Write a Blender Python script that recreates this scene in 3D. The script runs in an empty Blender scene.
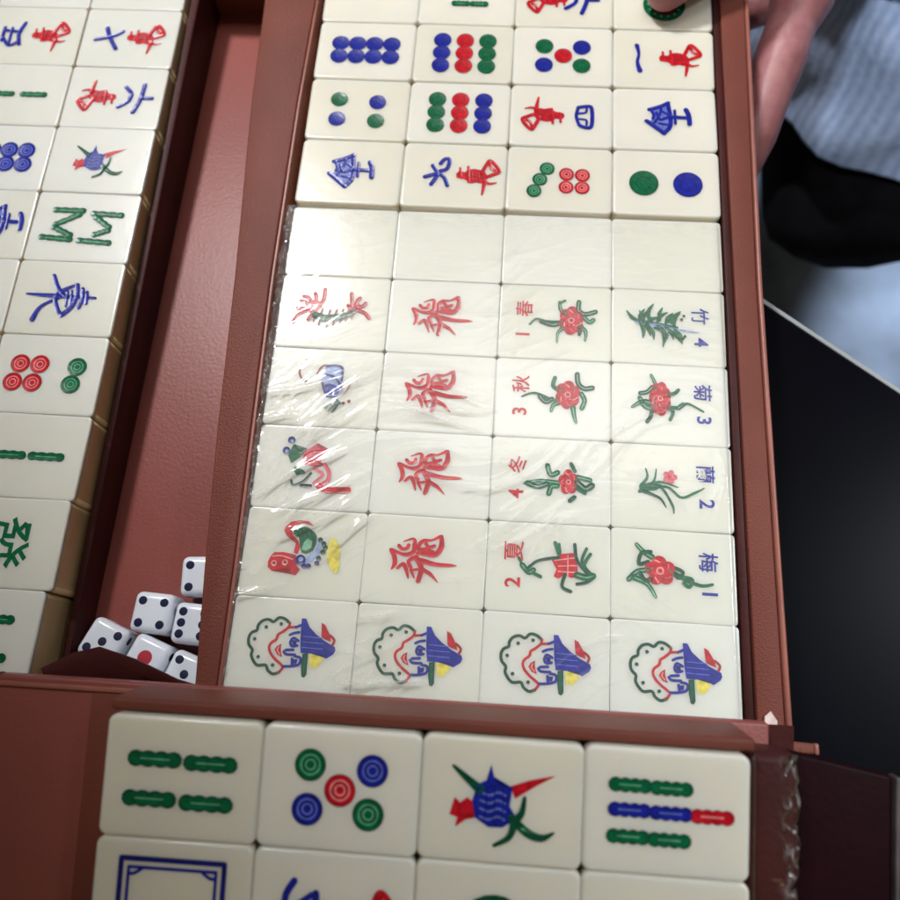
import bpy, bmesh, math, random
from mathutils import Vector, Matrix, Euler, noise
random.seed(7)
S = bpy.context.scene
COL = S.collection
R_ = math.radians
MM = 0.001

# ------------------------------------------------------------------ camera, world, lamps, exposure
cd = bpy.data.cameras.new('camera'); cam = bpy.data.objects.new('camera', cd); COL.objects.link(cam)
cam.location = (0.079437, -0.002851, 0.257568)
cam.rotation_euler = (0.322, 0.031, 0.067)
cd.sensor_width = 36; cd.lens = 36 * 800 / 900
cd.clip_start = 0.01; cd.clip_end = 50
cd.dof.use_dof = True; cd.dof.focus_distance = 0.262; cd.dof.aperture_fstop = 10.0
S.camera = cam
S.view_settings.view_transform = 'Standard'; S.view_settings.look = 'None'
S.view_settings.exposure = 0.0; S.view_settings.gamma = 1.0
w = bpy.data.worlds.new('World'); S.world = w; w.use_nodes = True
bgn = w.node_tree.nodes['Background']; bgn.inputs[0].default_value = (1.0, 0.86, 0.66, 1); bgn.inputs[1].default_value = 0.082

def lamp(name, kind, loc, target, power, color, size=0.5, size_y=None, spot=None, blend=1.0, spread=None):
    d = bpy.data.lights.new(name, kind); d.energy = power; d.color = color
    if kind == 'AREA':
        d.shape = 'RECTANGLE'; d.size = size; d.size_y = size_y or size
        if spread: d.spread = spread
    if kind == 'SPOT':
        d.spot_size = R_(spot); d.spot_blend = blend; d.shadow_soft_size = size
    o = bpy.data.objects.new(name, d); COL.objects.link(o); o.location = loc
    o.rotation_euler = (Vector(target) - Vector(loc)).to_track_quat('-Z', 'Y').to_euler()
    return o
lamp('ceiling_lamp', 'AREA', (0.16, 0.80, 1.45), (0.14, 0.64, 0), 1.45, (1.0, 0.98, 0.95), 0.9, 0.5, spread=R_(58))
lamp('key_lamp', 'SPOT', (-0.42, 0.85, 1.15), (0.04, 0.255, 0), 75, (0.99, 0.99, 1.0), 0.08, spot=21, blend=0.30)
lamp('front_right_fill', 'SPOT', (0.95, 0.25, 1.0), (0.28, 0.0, 0.02), 105, (0.90, 0.97, 1.0), 0.16, spot=15.5, blend=1.0)  # added fill spot, no window: brightens the right end of the front tray
lamp('floor_fill', 'AREA', (1.30, 0.75, 1.50), (0.66, 0.74, -0.4), 2.6, (0.80, 0.90, 1.0), 0.4, 0.4, spread=R_(38))  # unseen fill added only to brighten the floor beyond the table
lamp('sweatshirt_fill', 'SPOT', (-0.50, -0.60, 1.60), (0.49, 0.53, -0.08), 180, (0.90, 0.95, 1.0), 0.10, spot=15, blend=0.6)  # unseen spot put in to lift the sweatshirt
lamp('rear_lamp', 'AREA', (0.05, -1.25, 0.75), (0.08, 0.1, 0), 1.2, (1.0, 0.74, 0.42), 0.5, 0.10)

# ------------------------------------------------------------------ materials
def nodes_of(name):
    m = bpy.data.materials.new(name); m.use_nodes = True
    nt = m.node_tree; return m, nt, nt.nodes['Principled BSDF']
def setp(b, **k):
    for a, v in k.items():
        a = a.replace('_', ' ')
        b.inputs[a].default_value = (v + (1,) if isinstance(v, tuple) and len(v) == 3 else v)
def mat(name, col, rough=0.5, var=0.0, vscale=60, bump=0.0, bscale=400, spec=0.5, coat=0.0, sss=0.0, metal=0.0, stretch=None, col2=None):
    m, nt, b = nodes_of(name)
    setp(b, Base_Color=col, Roughness=rough, Metallic=metal)
    b.inputs['Specular IOR Level'].default_value = spec
    if coat: b.inputs['Coat Weight'].default_value = coat; b.inputs['Coat Roughness'].default_value = 0.12
    if sss:
        b.inputs['Subsurface Weight'].default_value = sss; b.inputs['Subsurface Scale'].default_value = 0.007
        b.inputs['Subsurface Radius'].default_value = (1.0, 0.8, 0.55)
    tc = nt.nodes.new('ShaderNodeTexCoord'); mp = nt.nodes.new('ShaderNodeMapping')
    nt.links.new(tc.outputs['Object'], mp.inputs[0])
    if stretch: mp.inputs['Scale'].default_value = stretch
    if var or col2:
        n = nt.nodes.new('ShaderNodeTexNoise'); n.inputs['Scale'].default_value = vscale; n.inputs['Detail'].default_value = 5
        nt.links.new(mp.outputs[0], n.inputs['Vector'])
        r = nt.nodes.new('ShaderNodeValToRGB')
        a = tuple(max(0, c * (1 - var)) for c in col); z = col2 or tuple(min(1, c * (1 + var)) for c in col)
        r.color_ramp.elements[0].position = 0.3; r.color_ramp.elements[1].position = 0.7
        r.color_ramp.elements[0].color = a + (1,); r.color_ramp.elements[1].color = z + (1,)
        nt.links.new(n.outputs['Fac'], r.inputs[0]); nt.links.new(r.outputs[0], b.inputs['Base Color'])
    if bump:
        n2 = nt.nodes.new('ShaderNodeTexNoise'); n2.inputs['Scale'].default_value = bscale; n2.inputs['Detail'].default_value = 6
        nt.links.new(mp.outputs[0], n2.inputs['Vector'])
        bp = nt.nodes.new('ShaderNodeBump'); bp.inputs['Strength'].default_value = bump; bp.inputs['Distance'].default_value = 0.001
        nt.links.new(n2.outputs['Fac'], bp.inputs['Height']); nt.links.new(bp.outputs[0], b.inputs['Normal'])
    return m
M = {}
M['ivory'] = mat('ivory_resin', (0.785, 0.752, 0.655), 0.2, var=0.035, vscale=28, bump=0.05, bscale=260, sss=0.6)
M['tan'] = mat('amber_resin', (0.72, 0.50, 0.25), 0.3, var=0.12, vscale=60, sss=0.5)
def per_tile_tint(m):                       # no two resin tiles share quite the same cream
    nt = m.node_tree; b = nt.nodes['Principled BSDF']; src = b.inputs['Base Color'].links[0].from_socket
    oi = nt.nodes.new('ShaderNodeObjectInfo'); mr = nt.nodes.new('ShaderNodeMix'); mr.data_type = 'RGBA'
    mr.inputs[6].default_value = (0.955, 0.95, 0.91, 1); mr.inputs[7].default_value = (1.02, 1.02, 1.03, 1)
    mu = nt.nodes.new('ShaderNodeMix'); mu.data_type = 'RGBA'; mu.blend_type = 'MULTIPLY'; mu.inputs[0].default_value = 1
    nt.links.new(oi.outputs['Random'], mr.inputs[0]); nt.links.new(src, mu.inputs[6]); nt.links.new(mr.outputs[2], mu.inputs[7]); nt.links.new(mu.outputs[2], b.inputs['Base Color'])
per_tile_tint(M['ivory'])
def paint(name, c): return mat(name, c, 0.26, var=0.3, vscale=420, bump=0.10, bscale=900, spec=0.25)
PAINT = {'r': paint('red_paint', (0.50, 0.008, 0.018)), 'R': paint('dark_red_paint', (0.32, 0.008, 0.014)),
         'g': paint('green_paint', (0.003, 0.115, 0.045)), 'G': paint('dark_green_paint', (0.004, 0.065, 0.032)),
         'b': paint('blue_paint', (0.010, 0.018, 0.27)), 'B': paint('dark_blue_paint', (0.010, 0.014, 0.17)),
         'k': paint('black_paint', (0.02, 0.02, 0.03)), 'y': paint('yellow_paint', (0.72, 0.62, 0.10)),
         'p': paint('pink_paint', (0.60, 0.12, 0.15)), 'c': paint('pale_blue_paint', (0.30, 0.38, 0.60)),
         'n': paint('brown_paint', (0.25, 0.05, 0.05)), 'm': paint('mint_paint', (0.22, 0.45, 0.30)),
         'w': paint('groove_red', (0.75, 0.30, 0.30)), 'v': paint('groove_blue', (0.13, 0.17, 0.52)),
         'q': paint('groove_green', (0.12, 0.36, 0.20))}
M['leather'] = mat('red_brown_leatherette', (0.165, 0.046, 0.031), 0.48, var=0.09, vscale=35, bump=0.30, bscale=1500, spec=0.2)
M['leather_floor'] = mat('smooth_red_lining', (0.245, 0.064, 0.052), 0.42, var=0.14, vscale=14, bump=0.16, bscale=900, spec=0.4)
M['leather_edge'] = mat('pale_leather_edge', (0.29, 0.095, 0.068), 0.40, var=0.15, vscale=60, bump=0.1, bscale=700)  # paler edge tone; on the wall rim it paints the edge highlight
M['leather_dark'] = mat('dark_brown_leatherette', (0.050, 0.010, 0.009), 0.5, var=0.25, vscale=40, bump=0.15, bscale=700, spec=0.2)
M['leather_black'] = mat('near_black_brown_panel', (0.013, 0.0025, 0.004), 0.5, var=0.3, vscale=40, bump=0.12, bscale=500, spec=0.06)
M['grey_edge'] = mat('grey_edge', (0.09, 0.075, 0.075), 0.4, var=0.3, vscale=120)
M['glue'] = mat('pale_tape', (0.62, 0.47, 0.43), 0.3, var=0.3, vscale=200)
M['die'] = mat('die_plastic', (0.80, 0.84, 0.93), 0.22, sss=0.2)
M['pip_blue'] = mat('pip_navy', (0.008, 0.012, 0.05), 0.3); M['pip_red'] = mat('pip_red', (0.45, 0.02, 0.04), 0.3)
M['table'] = mat('black_glass', (0.0016, 0.0016, 0.0034), 0.3, var=0.3, vscale=8, spec=0.025)
M['table_edge'] = mat('polished_glass_edge', (0.30, 0.32, 0.33), 0.3)
M['floor'] = mat('bluish_marble', (0.30, 0.37, 0.50), 0.55, vscale=5.5, var=0.6, bump=0.02, bscale=30)
M['metal'] = mat('dark_metal', (0.03, 0.03, 0.032), 0.4, metal=0.8)

# plastic film: a thin clear sheet, part clear and part glossy by Fresnel
def film_mat(name, ior, rough, haze, bump, crease_glint=0.0):
    m = bpy.data.materials.new(name); m.use_nodes = True; nt = m.node_tree; nt.nodes.clear()
    out = nt.nodes.new('ShaderNodeOutputMaterial'); mix = nt.nodes.new('ShaderNodeMixShader'); mix2 = nt.nodes.new('ShaderNodeMixShader')
    tr = nt.nodes.new('ShaderNodeBsdfTransparent'); gl = nt.nodes.new('ShaderNodeBsdfGlossy'); df = nt.nodes.new('ShaderNodeBsdfDiffuse')
    tr.inputs[0].default_value = (0.985, 0.985, 0.98, 1)
    gl.inputs['Roughness'].default_value = rough; df.inputs[0].default_value = (0.96, 0.96, 0.95, 1)
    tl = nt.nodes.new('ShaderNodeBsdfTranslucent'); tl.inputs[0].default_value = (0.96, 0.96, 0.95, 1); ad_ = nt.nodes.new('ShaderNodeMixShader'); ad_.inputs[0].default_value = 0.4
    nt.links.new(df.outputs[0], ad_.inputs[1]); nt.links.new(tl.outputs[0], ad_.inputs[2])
    fr = nt.nodes.new('ShaderNodeFresnel'); fr.inputs[0].default_value = ior
    tc = nt.nodes.new('ShaderNodeTexCoord'); mp = nt.nodes.new('ShaderNodeMapping'); mp.inputs['Scale'].default_value = (1, 3.2, 1); mp.inputs['Rotation'].default_value = (0, 0, R_(-28))
    n = nt.nodes.new('ShaderNodeTexNoise'); n.inputs['Scale'].default_value = 75; n.inputs['Detail'].default_value = 4; n.inputs['Distortion'].default_value = 1.2
    bp = nt.nodes.new('ShaderNodeBump'); bp.inputs['Strength'].default_value = bump; bp.inputs['Distance'].default_value = 0.002
    nt.links.new(tc.outputs['Object'], mp.inputs[0]); nt.links.new(mp.outputs[0], n.inputs['Vector']); nt.links.new(n.outputs['Fac'], bp.inputs['Height'])
    nt.links.new(bp.outputs[0], gl.inputs['Normal']); nt.links.new(bp.outputs[0], fr.inputs['Normal'])
    at = nt.nodes.new('ShaderNodeAttribute'); at.attribute_name = 'crease_glint'          # diffuse white put along the folds to stand in for glints
    ma = nt.nodes.new('ShaderNodeMath'); ma.operation = 'MULTIPLY_ADD'; ma.use_clamp = True; ma.inputs[1].default_value = crease_glint; ma.inputs[2].default_value = haze
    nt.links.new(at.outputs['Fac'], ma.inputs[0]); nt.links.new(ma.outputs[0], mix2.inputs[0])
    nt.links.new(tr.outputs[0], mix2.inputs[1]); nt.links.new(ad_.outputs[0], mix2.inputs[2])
    nt.links.new(fr.outputs[0], mix.inputs[0]); nt.links.new(mix2.outputs[0], mix.inputs[1]); nt.links.new(gl.outputs[0], mix.inputs[2])
    nt.links.new(mix.outputs[0], out.inputs[0]); return m
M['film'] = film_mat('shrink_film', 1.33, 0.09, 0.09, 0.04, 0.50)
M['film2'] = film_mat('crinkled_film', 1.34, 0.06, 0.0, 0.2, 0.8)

# cloth and skin
def cloth_mat(name, c1, c2, ribs, rough=0.95):
    m, nt, b = nodes_of(name); b.inputs['Roughness'].default_value = rough; b.inputs['Specular IOR Level'].default_value = 0.15
    tc = nt.nodes.new('ShaderNodeTexCoord'); wv = nt.nodes.new('ShaderNodeTexWave')
    wv.inputs['Scale'].default_value = ribs; wv.inputs['Distortion'].default_value = 0.5; wv.inputs['Detail'].default_value = 3
    nt.links.new(tc.outputs['UV'], wv.inputs['Vector'])
    ns = nt.nodes.new('ShaderNodeTexNoise'); ns.inputs['Scale'].default_value = 220; ns.inputs['Detail'].default_value = 6
    nt.links.new(tc.outputs['Object'], ns.inputs['Vector'])
    ad = nt.nodes.new('ShaderNodeMath'); ad.operation = 'MULTIPLY_ADD'; ad.inputs[1].default_value = 0.35
    nt.links.new(wv.outputs['Fac'], ad.inputs[0]); 
    m2 = nt.nodes.new('ShaderNodeMath'); m2.operation = 'MULTIPLY'; m2.inputs[1].default_value = 0.75
    nt.links.new(ns.outputs['Fac'], m2.inputs[0]); nt.links.new(m2.outputs[0], ad.inputs[2])
    mx = nt.nodes.new('ShaderNodeMix'); mx.data_type = 'RGBA'; mx.inputs[6].default_value = c1 + (1,); mx.inputs[7].default_value = c2 + (1,)
    nt.links.new(ad.outputs[0], mx.inputs[0]); nt.links.new(mx.outputs[2], b.inputs['Base Color'])
    bp = nt.nodes.new('ShaderNodeBump'); bp.inputs['Strength'].default_value = 0.5; bp.inputs['Distance'].default_value = 0.0015
    nt.links.new(ad.outputs[0], bp.inputs['Height']); nt.links.new(bp.outputs[0], b.inputs['Normal'])
    return m
M['sweat'] = cloth_mat('blue_grey_knit', (0.22, 0.30, 0.50), (0.52, 0.64, 0.90), 58)
M['trouser'] = mat('black_cloth', (0.006, 0.006, 0.008), 0.9, var=0.4, vscale=60, bump=0.3, bscale=800, spec=0.15)
M['skin'] = mat('skin', (0.34, 0.115, 0.125), 0.45, var=0.14, vscale=110, bump=0.25, bscale=900, sss=0.25, col2=(0.40, 0.17, 0.17))
M['hair'] = mat('black_hair', (0.01, 0.008, 0.007), 0.4, bump=0.5, bscale=600)
M['nail'] = mat('nail', (0.42, 0.20, 0.20), 0.25)

# ------------------------------------------------------------------ object helpers
def tag(o, label=None, cat=None, group=None, kind=None):
    if label: o['label'] = label
    if cat: o['category'] = cat
    if group: o['group'] = group
    if kind: o['kind'] = kind
    return o
def link(name, me, mats, parent=None, loc=(0, 0, 0), rot=None):
    o = bpy.data.objects.new(name, me); COL.objects.link(o)
    if not me.materials:
        for m in (mats if isinstance(mats, (list, tuple)) else [mats]): me.materials.append(m)
    o.location = loc
    if rot: o.rotation_euler = rot
    if parent: o.parent = parent
    return o
def empty(name, loc=(0, 0, 0), rot=(0, 0, 0)):
    o = bpy.data.objects.new(name, None); COL.objects.link(o); o.location = loc; o.rotation_euler = rot; o.empty_display_size = 0.01
    return o
def bm_mesh(name, bm, smooth=False, scale=MM):
    if scale != 1: bmesh.ops.scale(bm, vec=(scale,) * 3, verts=bm.verts)
    me = bpy.data.meshes.new(name); bm.to_mesh(me); bm.free()
    if smooth:
        for p in me.polygons: p.use_smooth = True
    return me
def box_bm(x0, x1, y0, y1, z0, z1, bev=0, seg=2, bm=None):
    bm2 = bmesh.new(); bmesh.ops.create_cube(bm2, size=1)
    for v in bm2.verts:
        v.co = Vector(((x0 + x1) / 2 + v.co.x * (x1 - x0), (y0 + y1) / 2 + v.co.y * (y1 - y0), (z0 + z1) / 2 + v.co.z * (z1 - z0)))
    if bev: bmesh.ops.bevel(bm2, geom=list(bm2.edges), offset=bev, segments=seg, affect='EDGES', profile=0.5)
    if bm is None: return bm2
    me = bpy.data.meshes.new('tmp'); bm2.to_mesh(me); bm.from_mesh(me); bpy.data.meshes.remove(me); bm2.free(); return bm
def prism_bm(poly, z0, z1, bev=0, seg=2):
    """poly: xy points; z0, z1 numbers or per-vertex lists."""
    bm = bmesh.new(); n = len(poly)
    f = lambda z, i: z[i] if isinstance(z, (list, tuple)) else z
    lo = [bm.verts.new((x, y, f(z0, i))) for i, (x, y) in enumerate(poly)]
    hi = [bm.verts.new((x, y, f(z1, i))) for i, (x, y) in enumerate(poly)]
    bm.faces.new(hi); bm.faces.new(lo[::-1])
    for i in range(n): bm.faces.new((lo[i], lo[(i + 1) % n], hi[(i + 1) % n], hi[i]))
    bmesh.ops.recalc_face_normals(bm, faces=bm.faces)
    if bev: bmesh.ops.bevel(bm, geom=list(bm.edges), offset=bev, segments=seg, affect='EDGES', profile=0.5)
    return bm
def smooth_by_angle(me, deg=40):
    for p in me.polygons: p.use_smooth = True
    bm = bmesh.new(); bm.from_mesh(me)
    for e in bm.edges:
        if len(e.link_faces) == 2 and e.calc_face_angle(0) > R_(deg): e.smooth = False
    bm.to_mesh(me); bm.free()

# ------------------------------------------------------------------ floor and table
bm = bmesh.new(); bmesh.ops.create_grid(bm, x_segments=1, y_segments=1, size=6)
fl = link('floor', bm_mesh('floor', bm, scale=1), M['floor'], loc=(0, 0, -0.780)); tag(fl, kind='structure')

u = Vector((0.805, -0.594, 0)); nin = Vector((-0.594, -0.805, 0)); E0 = Vector((0.185, 0.164, -0.031))
tb = empty('table', (0, 0, -0.780)); tag(tb, 'black glass table with a pale polished edge, carrying the opened game case', 'table')
def P(a, b): v = E0 + u * a + nin * b; return (v.x * 1000, v.y * 1000)
top = prism_bm([P(-0.75, 0.0021), P(0.75, 0.0021), P(0.75, 0.85), P(-0.75, 0.85)], -45, -31, 0.6)
link('table_top', bm_mesh('table_top', top), M['table'], tb, loc=(0, 0, 0.780))
edge = prism_bm([P(-0.75, 0), P(0.75, 0), P(0.75, 0.0019), P(-0.75, 0.0019)], -44, -31.2, 0.4)
link('edge_trim', bm_mesh('edge_trim', edge), M['table_edge'], tb, loc=(0, 0, 0.780))
und = prism_bm([P(-0.74, 0.003), P(0.74, 0.003), P(0.74, 0.84), P(-0.74, 0.84)], -62, -46)
link('under_frame', bm_mesh('under_frame', und), M['metal'], tb, loc=(0, 0, 0.780))
for a in (-0.68, 0.68):
    for b in (0.10, 0.78):
        x, y = P(a, b); lg = box_bm(x - 22, x + 22, y - 22, y + 22, -780, -62, 3)
        link('leg', bm_mesh('leg', lg), M['metal'], tb, loc=(0, 0, 0.780))

# ------------------------------------------------------------------ the case
case = empty('game_case', (0.08, 0.15, -0.031))
tag(case, 'red brown leatherette game case lying open with its compartments full of tiles', 'case')
def cpart(name, bm, m, ang=40, parent=None):
    me = bm_mesh(name, bm); smooth_by_angle(me, ang)
    o = link(name, me, m, parent or case)
    if not parent: o.location = -case.location
    return o
cpart('base_panel', box_bm(-166, 173.5, -4.5, 300, -30.6, -26, 0.8), M['leather_floor'])
# wall between the dice channel and the wrapped tiles: widens away from the viewer
li = [(0, 0), (-0.6, 40), (-1.8, 85), (-3.2, 147), (-3.4, 224), (-2.0, 296)]
lo_ = [(-8.2, 0), (-11.6, 40), (-14.8, 84), (-18.2, 147), (-23.6, 224), (-26.5, 296)]
dw = prism_bm([(x - 1.3, y) for x, y in li] + lo_[::-1], -26, [1.6] * 6 + [0.2, 0.4, 0.9, 1.2, 1.4, 1.5], 0.7, 3)
for v in dw.verts:
    if v.co.z < -20 and v.co.x < -6: v.co.x += 4.2
cpart('divider_wall', dw, M['leather'])
lin = prism_bm([(x - 0.1, y) for x, y in li] + [(x - 1.2, y) for x, y in li[::-1]], -26, 1.2, 0.25)
cpart('wall_lining', lin, M['leather_edge'])
cpart('side_wall', prism_bm([(163.4, 0), (163.2, 296), (173.2, 296), (171.0, 150), (171.6, 0)], -26, 2.0, 0.6, 3), M['leather'])
cpart('wall_lining', box_bm(160.5, 162.9, 0.2, 296, -26, 1.0, 0.3), M['leather_dark'])
cpart('wall_rim', prism_bm([(171.9, -1), (171.4, 150), (173.4, 297), (175.0, 297), (173.2, 150), (173.9, -1)], -30.4, 2.2, 0.8, 3), M['leather_edge'])  # lighter lip carries the rounded edge's highlight in its colour
cpart('front_wall', prism_bm([(-7.5, -4.4), (173.4, -4.4), (173.4, -0.6), (-7.5, -0.6)], -26, 1.4, 0.7, 3), M['leather'])
cpart('back_wall', box_bm(-166, 175, 297.2, 301, -30.4, 2, 0.7, 3), M['leather'])
cpart('front_wall', box_bm(-166, -34, -4.6, -1.2, -26, 1.6, 0.6, 3), M['leather'])
cpart('side_wall', box_bm(-166, -162.6, -1.0, 297, -26, 1, 0.6, 3), M['leather'])
tw = prism_bm([(-59.2, -1), (-59.2, 296), (-55.8, 296), (-56.4, 150), (-56.9, -1)], -26, [-13, -3, -3.4, -8.5, -13.5], 0.5, 3)
cpart('tray_wall', tw, M['leather_dark'])
# torn gusset of the cover standing in front of the dice
bm = bmesh.new()
gp = [(-60.5, 2.6, -4), (-51.2, 8.2, -5.0), (-43.4, 10.6, -5.2), (-30, 7.4, -4.2), (-15.5, 2.2, -3.6), (-8.6, 0.8, -3.2)]
gb = [(-58, -0.8, -7.2), (-50, -0.6, -9), (-42, -0.5, -9.5), (-30, -0.4, -9), (-16, -0.3, -7.5), (-8.6, -0.2, -6)]
tv = [bm.verts.new(p) for p in gp]; mv = [bm.verts.new(((p[0] + q[0]) / 2, (p[1] + q[1]) / 2, (p[2] + q[2]) / 2 + 1.6)) for p, q in zip(gp, gb)]; bv = [bm.verts.new(p) for p in gb]
for i in range(5):
    bm.faces.new((tv[i], tv[i + 1], mv[i + 1], mv[i])); bm.faces.new((mv[i], mv[i + 1], bv[i + 1], bv[i]))
bmesh.ops.recalc_face_normals(bm, faces=bm.faces)
bmesh.ops.solidify(bm, geom=list(bm.faces), thickness=0.9)
g = cpart('gusset', bm, M['leather_dark'], 60)

# front compartment: a raised tray tipped towards the viewer
FO = Vector((-13.458, -8.166, 46.89)); FR = Euler((0.204, -0.005, 0.005), 'XYZ').to_matrix()
def F(x, y, z): return FR @ Vector((x, y, z)) + FO
def fpart(name, bm, m, ang=40, parent=None):
    for v in bm.verts: v.co = FR @ v.co + FO
    return cpart(name, bm, m, ang, parent)
fpart('front_flap', box_bm(-43.5, 172, -112, 3.6, -26.5, -22.3, 0.8, 3), M['leather_floor'])
fpart('flap_rim', box_bm(-45.6, -43.7, -112, 3.6, -27, -20.6, 0.6, 3), M['leather_dark'])
fpart('flap_hinge', box_bm(-43.4, -2.2, 0.6, 2.0, -22.25, -21.4, 0.35, 2), M['leather_edge'])
fpart('flap_fold', box_bm(-15.5, -1.2, -112, 0.2, -22.28, -21.9, 0.15, 2), M['leather'])
bmf = box_bm(162.2, 175.5, -112, -1.2, -22.2, -9.5, 2.6, 4)
fpart('flap_wall', bmf, M['leather_dark'])
fpart('outer_panel', prism_bm([(172.2, -2.5), (172.2, -112), (202.5, -112), (204.3, -8)], -26.5, -22.4, 1.1, 3), M['leather_black'])
fpart('panel_rim', prism_bm([(202.8, -112), (204.8, -8.2), (206.2, -8.0), (204.2, -112)], -26.3, -21.6, 0.5, 3), M['grey_edge'])
fpart('flap_wall', box_bm(-1.0, 162, 0.25, 3.4, -22.2, -2.6, 0.9, 3), M['leather'])
# body below the tray
bm = bmesh.new()
ring = [(-44, 2.6), (180, 2.6), (180, -110), (-44, -110)]
a = []; b = []
for x, y in ring:
    p = F(x, y, -26.6); a.append(bm.verts.new(p)); b.append(bm.verts.new((p.x, p.y - (2 if y > 0 else -4), -30.8)))
for i in range(4): bm.faces.new((a[i], a[(i + 1) % 4], b[(i + 1) % 4], b[i]))
bm.faces.new(a); bm.faces.new(b[::-1]); bmesh.ops.recalc_face_normals(bm, faces=bm.faces)
cpart('lower_box', bm, M['leather_dark'])
# corner strap, folded tab and tape by the hinge
cpart('hinge_strap', prism_bm([(153.5, -7.6), (177.0, -6.6), (177.0, -3.6), (156.0, -2.9)], [8, 7, 7, 8], [10.6, 9.4, 9.4, 10.6], 0.7, 3), M['leather'])
cpart('strap_end', box_bm(177.1, 178.6, -6.8, -3.5, 5.8, 8.7, 0.6, 3), M['leather_edge'])
bm = bmesh.new()
pts = [(155.4, -7.6, 14.5), (169.5, -7.3, 13.5), (157.6, -12.6, 17.5), (161.5, -8.6, 15.8)]
vs = [bm.verts.new(p) for p in pts]
bm.faces.new((vs[0], vs[3], vs[1])); bm.faces.new((vs[0], vs[2], vs[3])); bm.faces.new((vs[3], vs[2], vs[1]))
bmesh.ops.solidify(bm, geom=list(bm.faces), thickness=0.7); bmesh.ops.recalc_face_normals(bm, faces=bm.faces)
cpart('folded_tab', bm, M['leather_edge'], 20)
bm = prism_bm([(165.2, -0.8), (168.8, -1.4), (169.2, 2.0), (167.4, 4.8), (165.4, 3.0)], 2.25, [2.8, 3.1, 2.7, 2.5, 2.9], 0.2, 2)
cpart('tape_scrap', bm, M['glue'], 10)

# ------------------------------------------------------------------ tile bodies
TX, TY = 39.96, 29.40
def rounded_bar(z0, z1, top, up_r=2.3, rim_r=0.95):
    bm = box_bm(-TX / 2, TX / 2, -TY / 2, TY / 2, z0, z1)
    up = [e for e in bm.edges if abs(e.verts[0].co.z - e.verts[1].co.z) > 1]
    bmesh.ops.bevel(bm, geom=up, offset=up_r, segments=6, affect='EDGES', profile=0.5)
    cap = z1 if top else z0
    rim = [e for e in bm.edges if all(abs(v.co.z - cap) < 1e-4 for v in e.verts)]
    bmesh.ops.bevel(bm, geom=rim, offset=rim_r, segments=4, affect='EDGES', profile=0.5)
    big = [f for f in bm.faces if f.calc_area() > 60]
    bmesh.ops.inset_individual(bm, faces=big, thickness=0.5)
    return bm
ME_IV = bm_mesh('ivory_block', rounded_bar(14.3, 22.0, True), True)
ME_TAN = bm_mesh('back_layer', rounded_bar(0.0, 14.27, False), True)
ME_IV2 = bm_mesh('ivory_block', rounded_bar(20.3, 22.0, True, 1.5, 0.5), True)
ME_TAN2 = bm_mesh('back_layer', rounded_bar(0.0, 20.27, False, 1.5, 0.5), True)
for me, m in ((ME_IV, M['ivory']), (ME_TAN, M['tan']), (ME_IV2, M['ivory']), (ME_TAN2, M['tan'])): me.materials.append(m)

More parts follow.
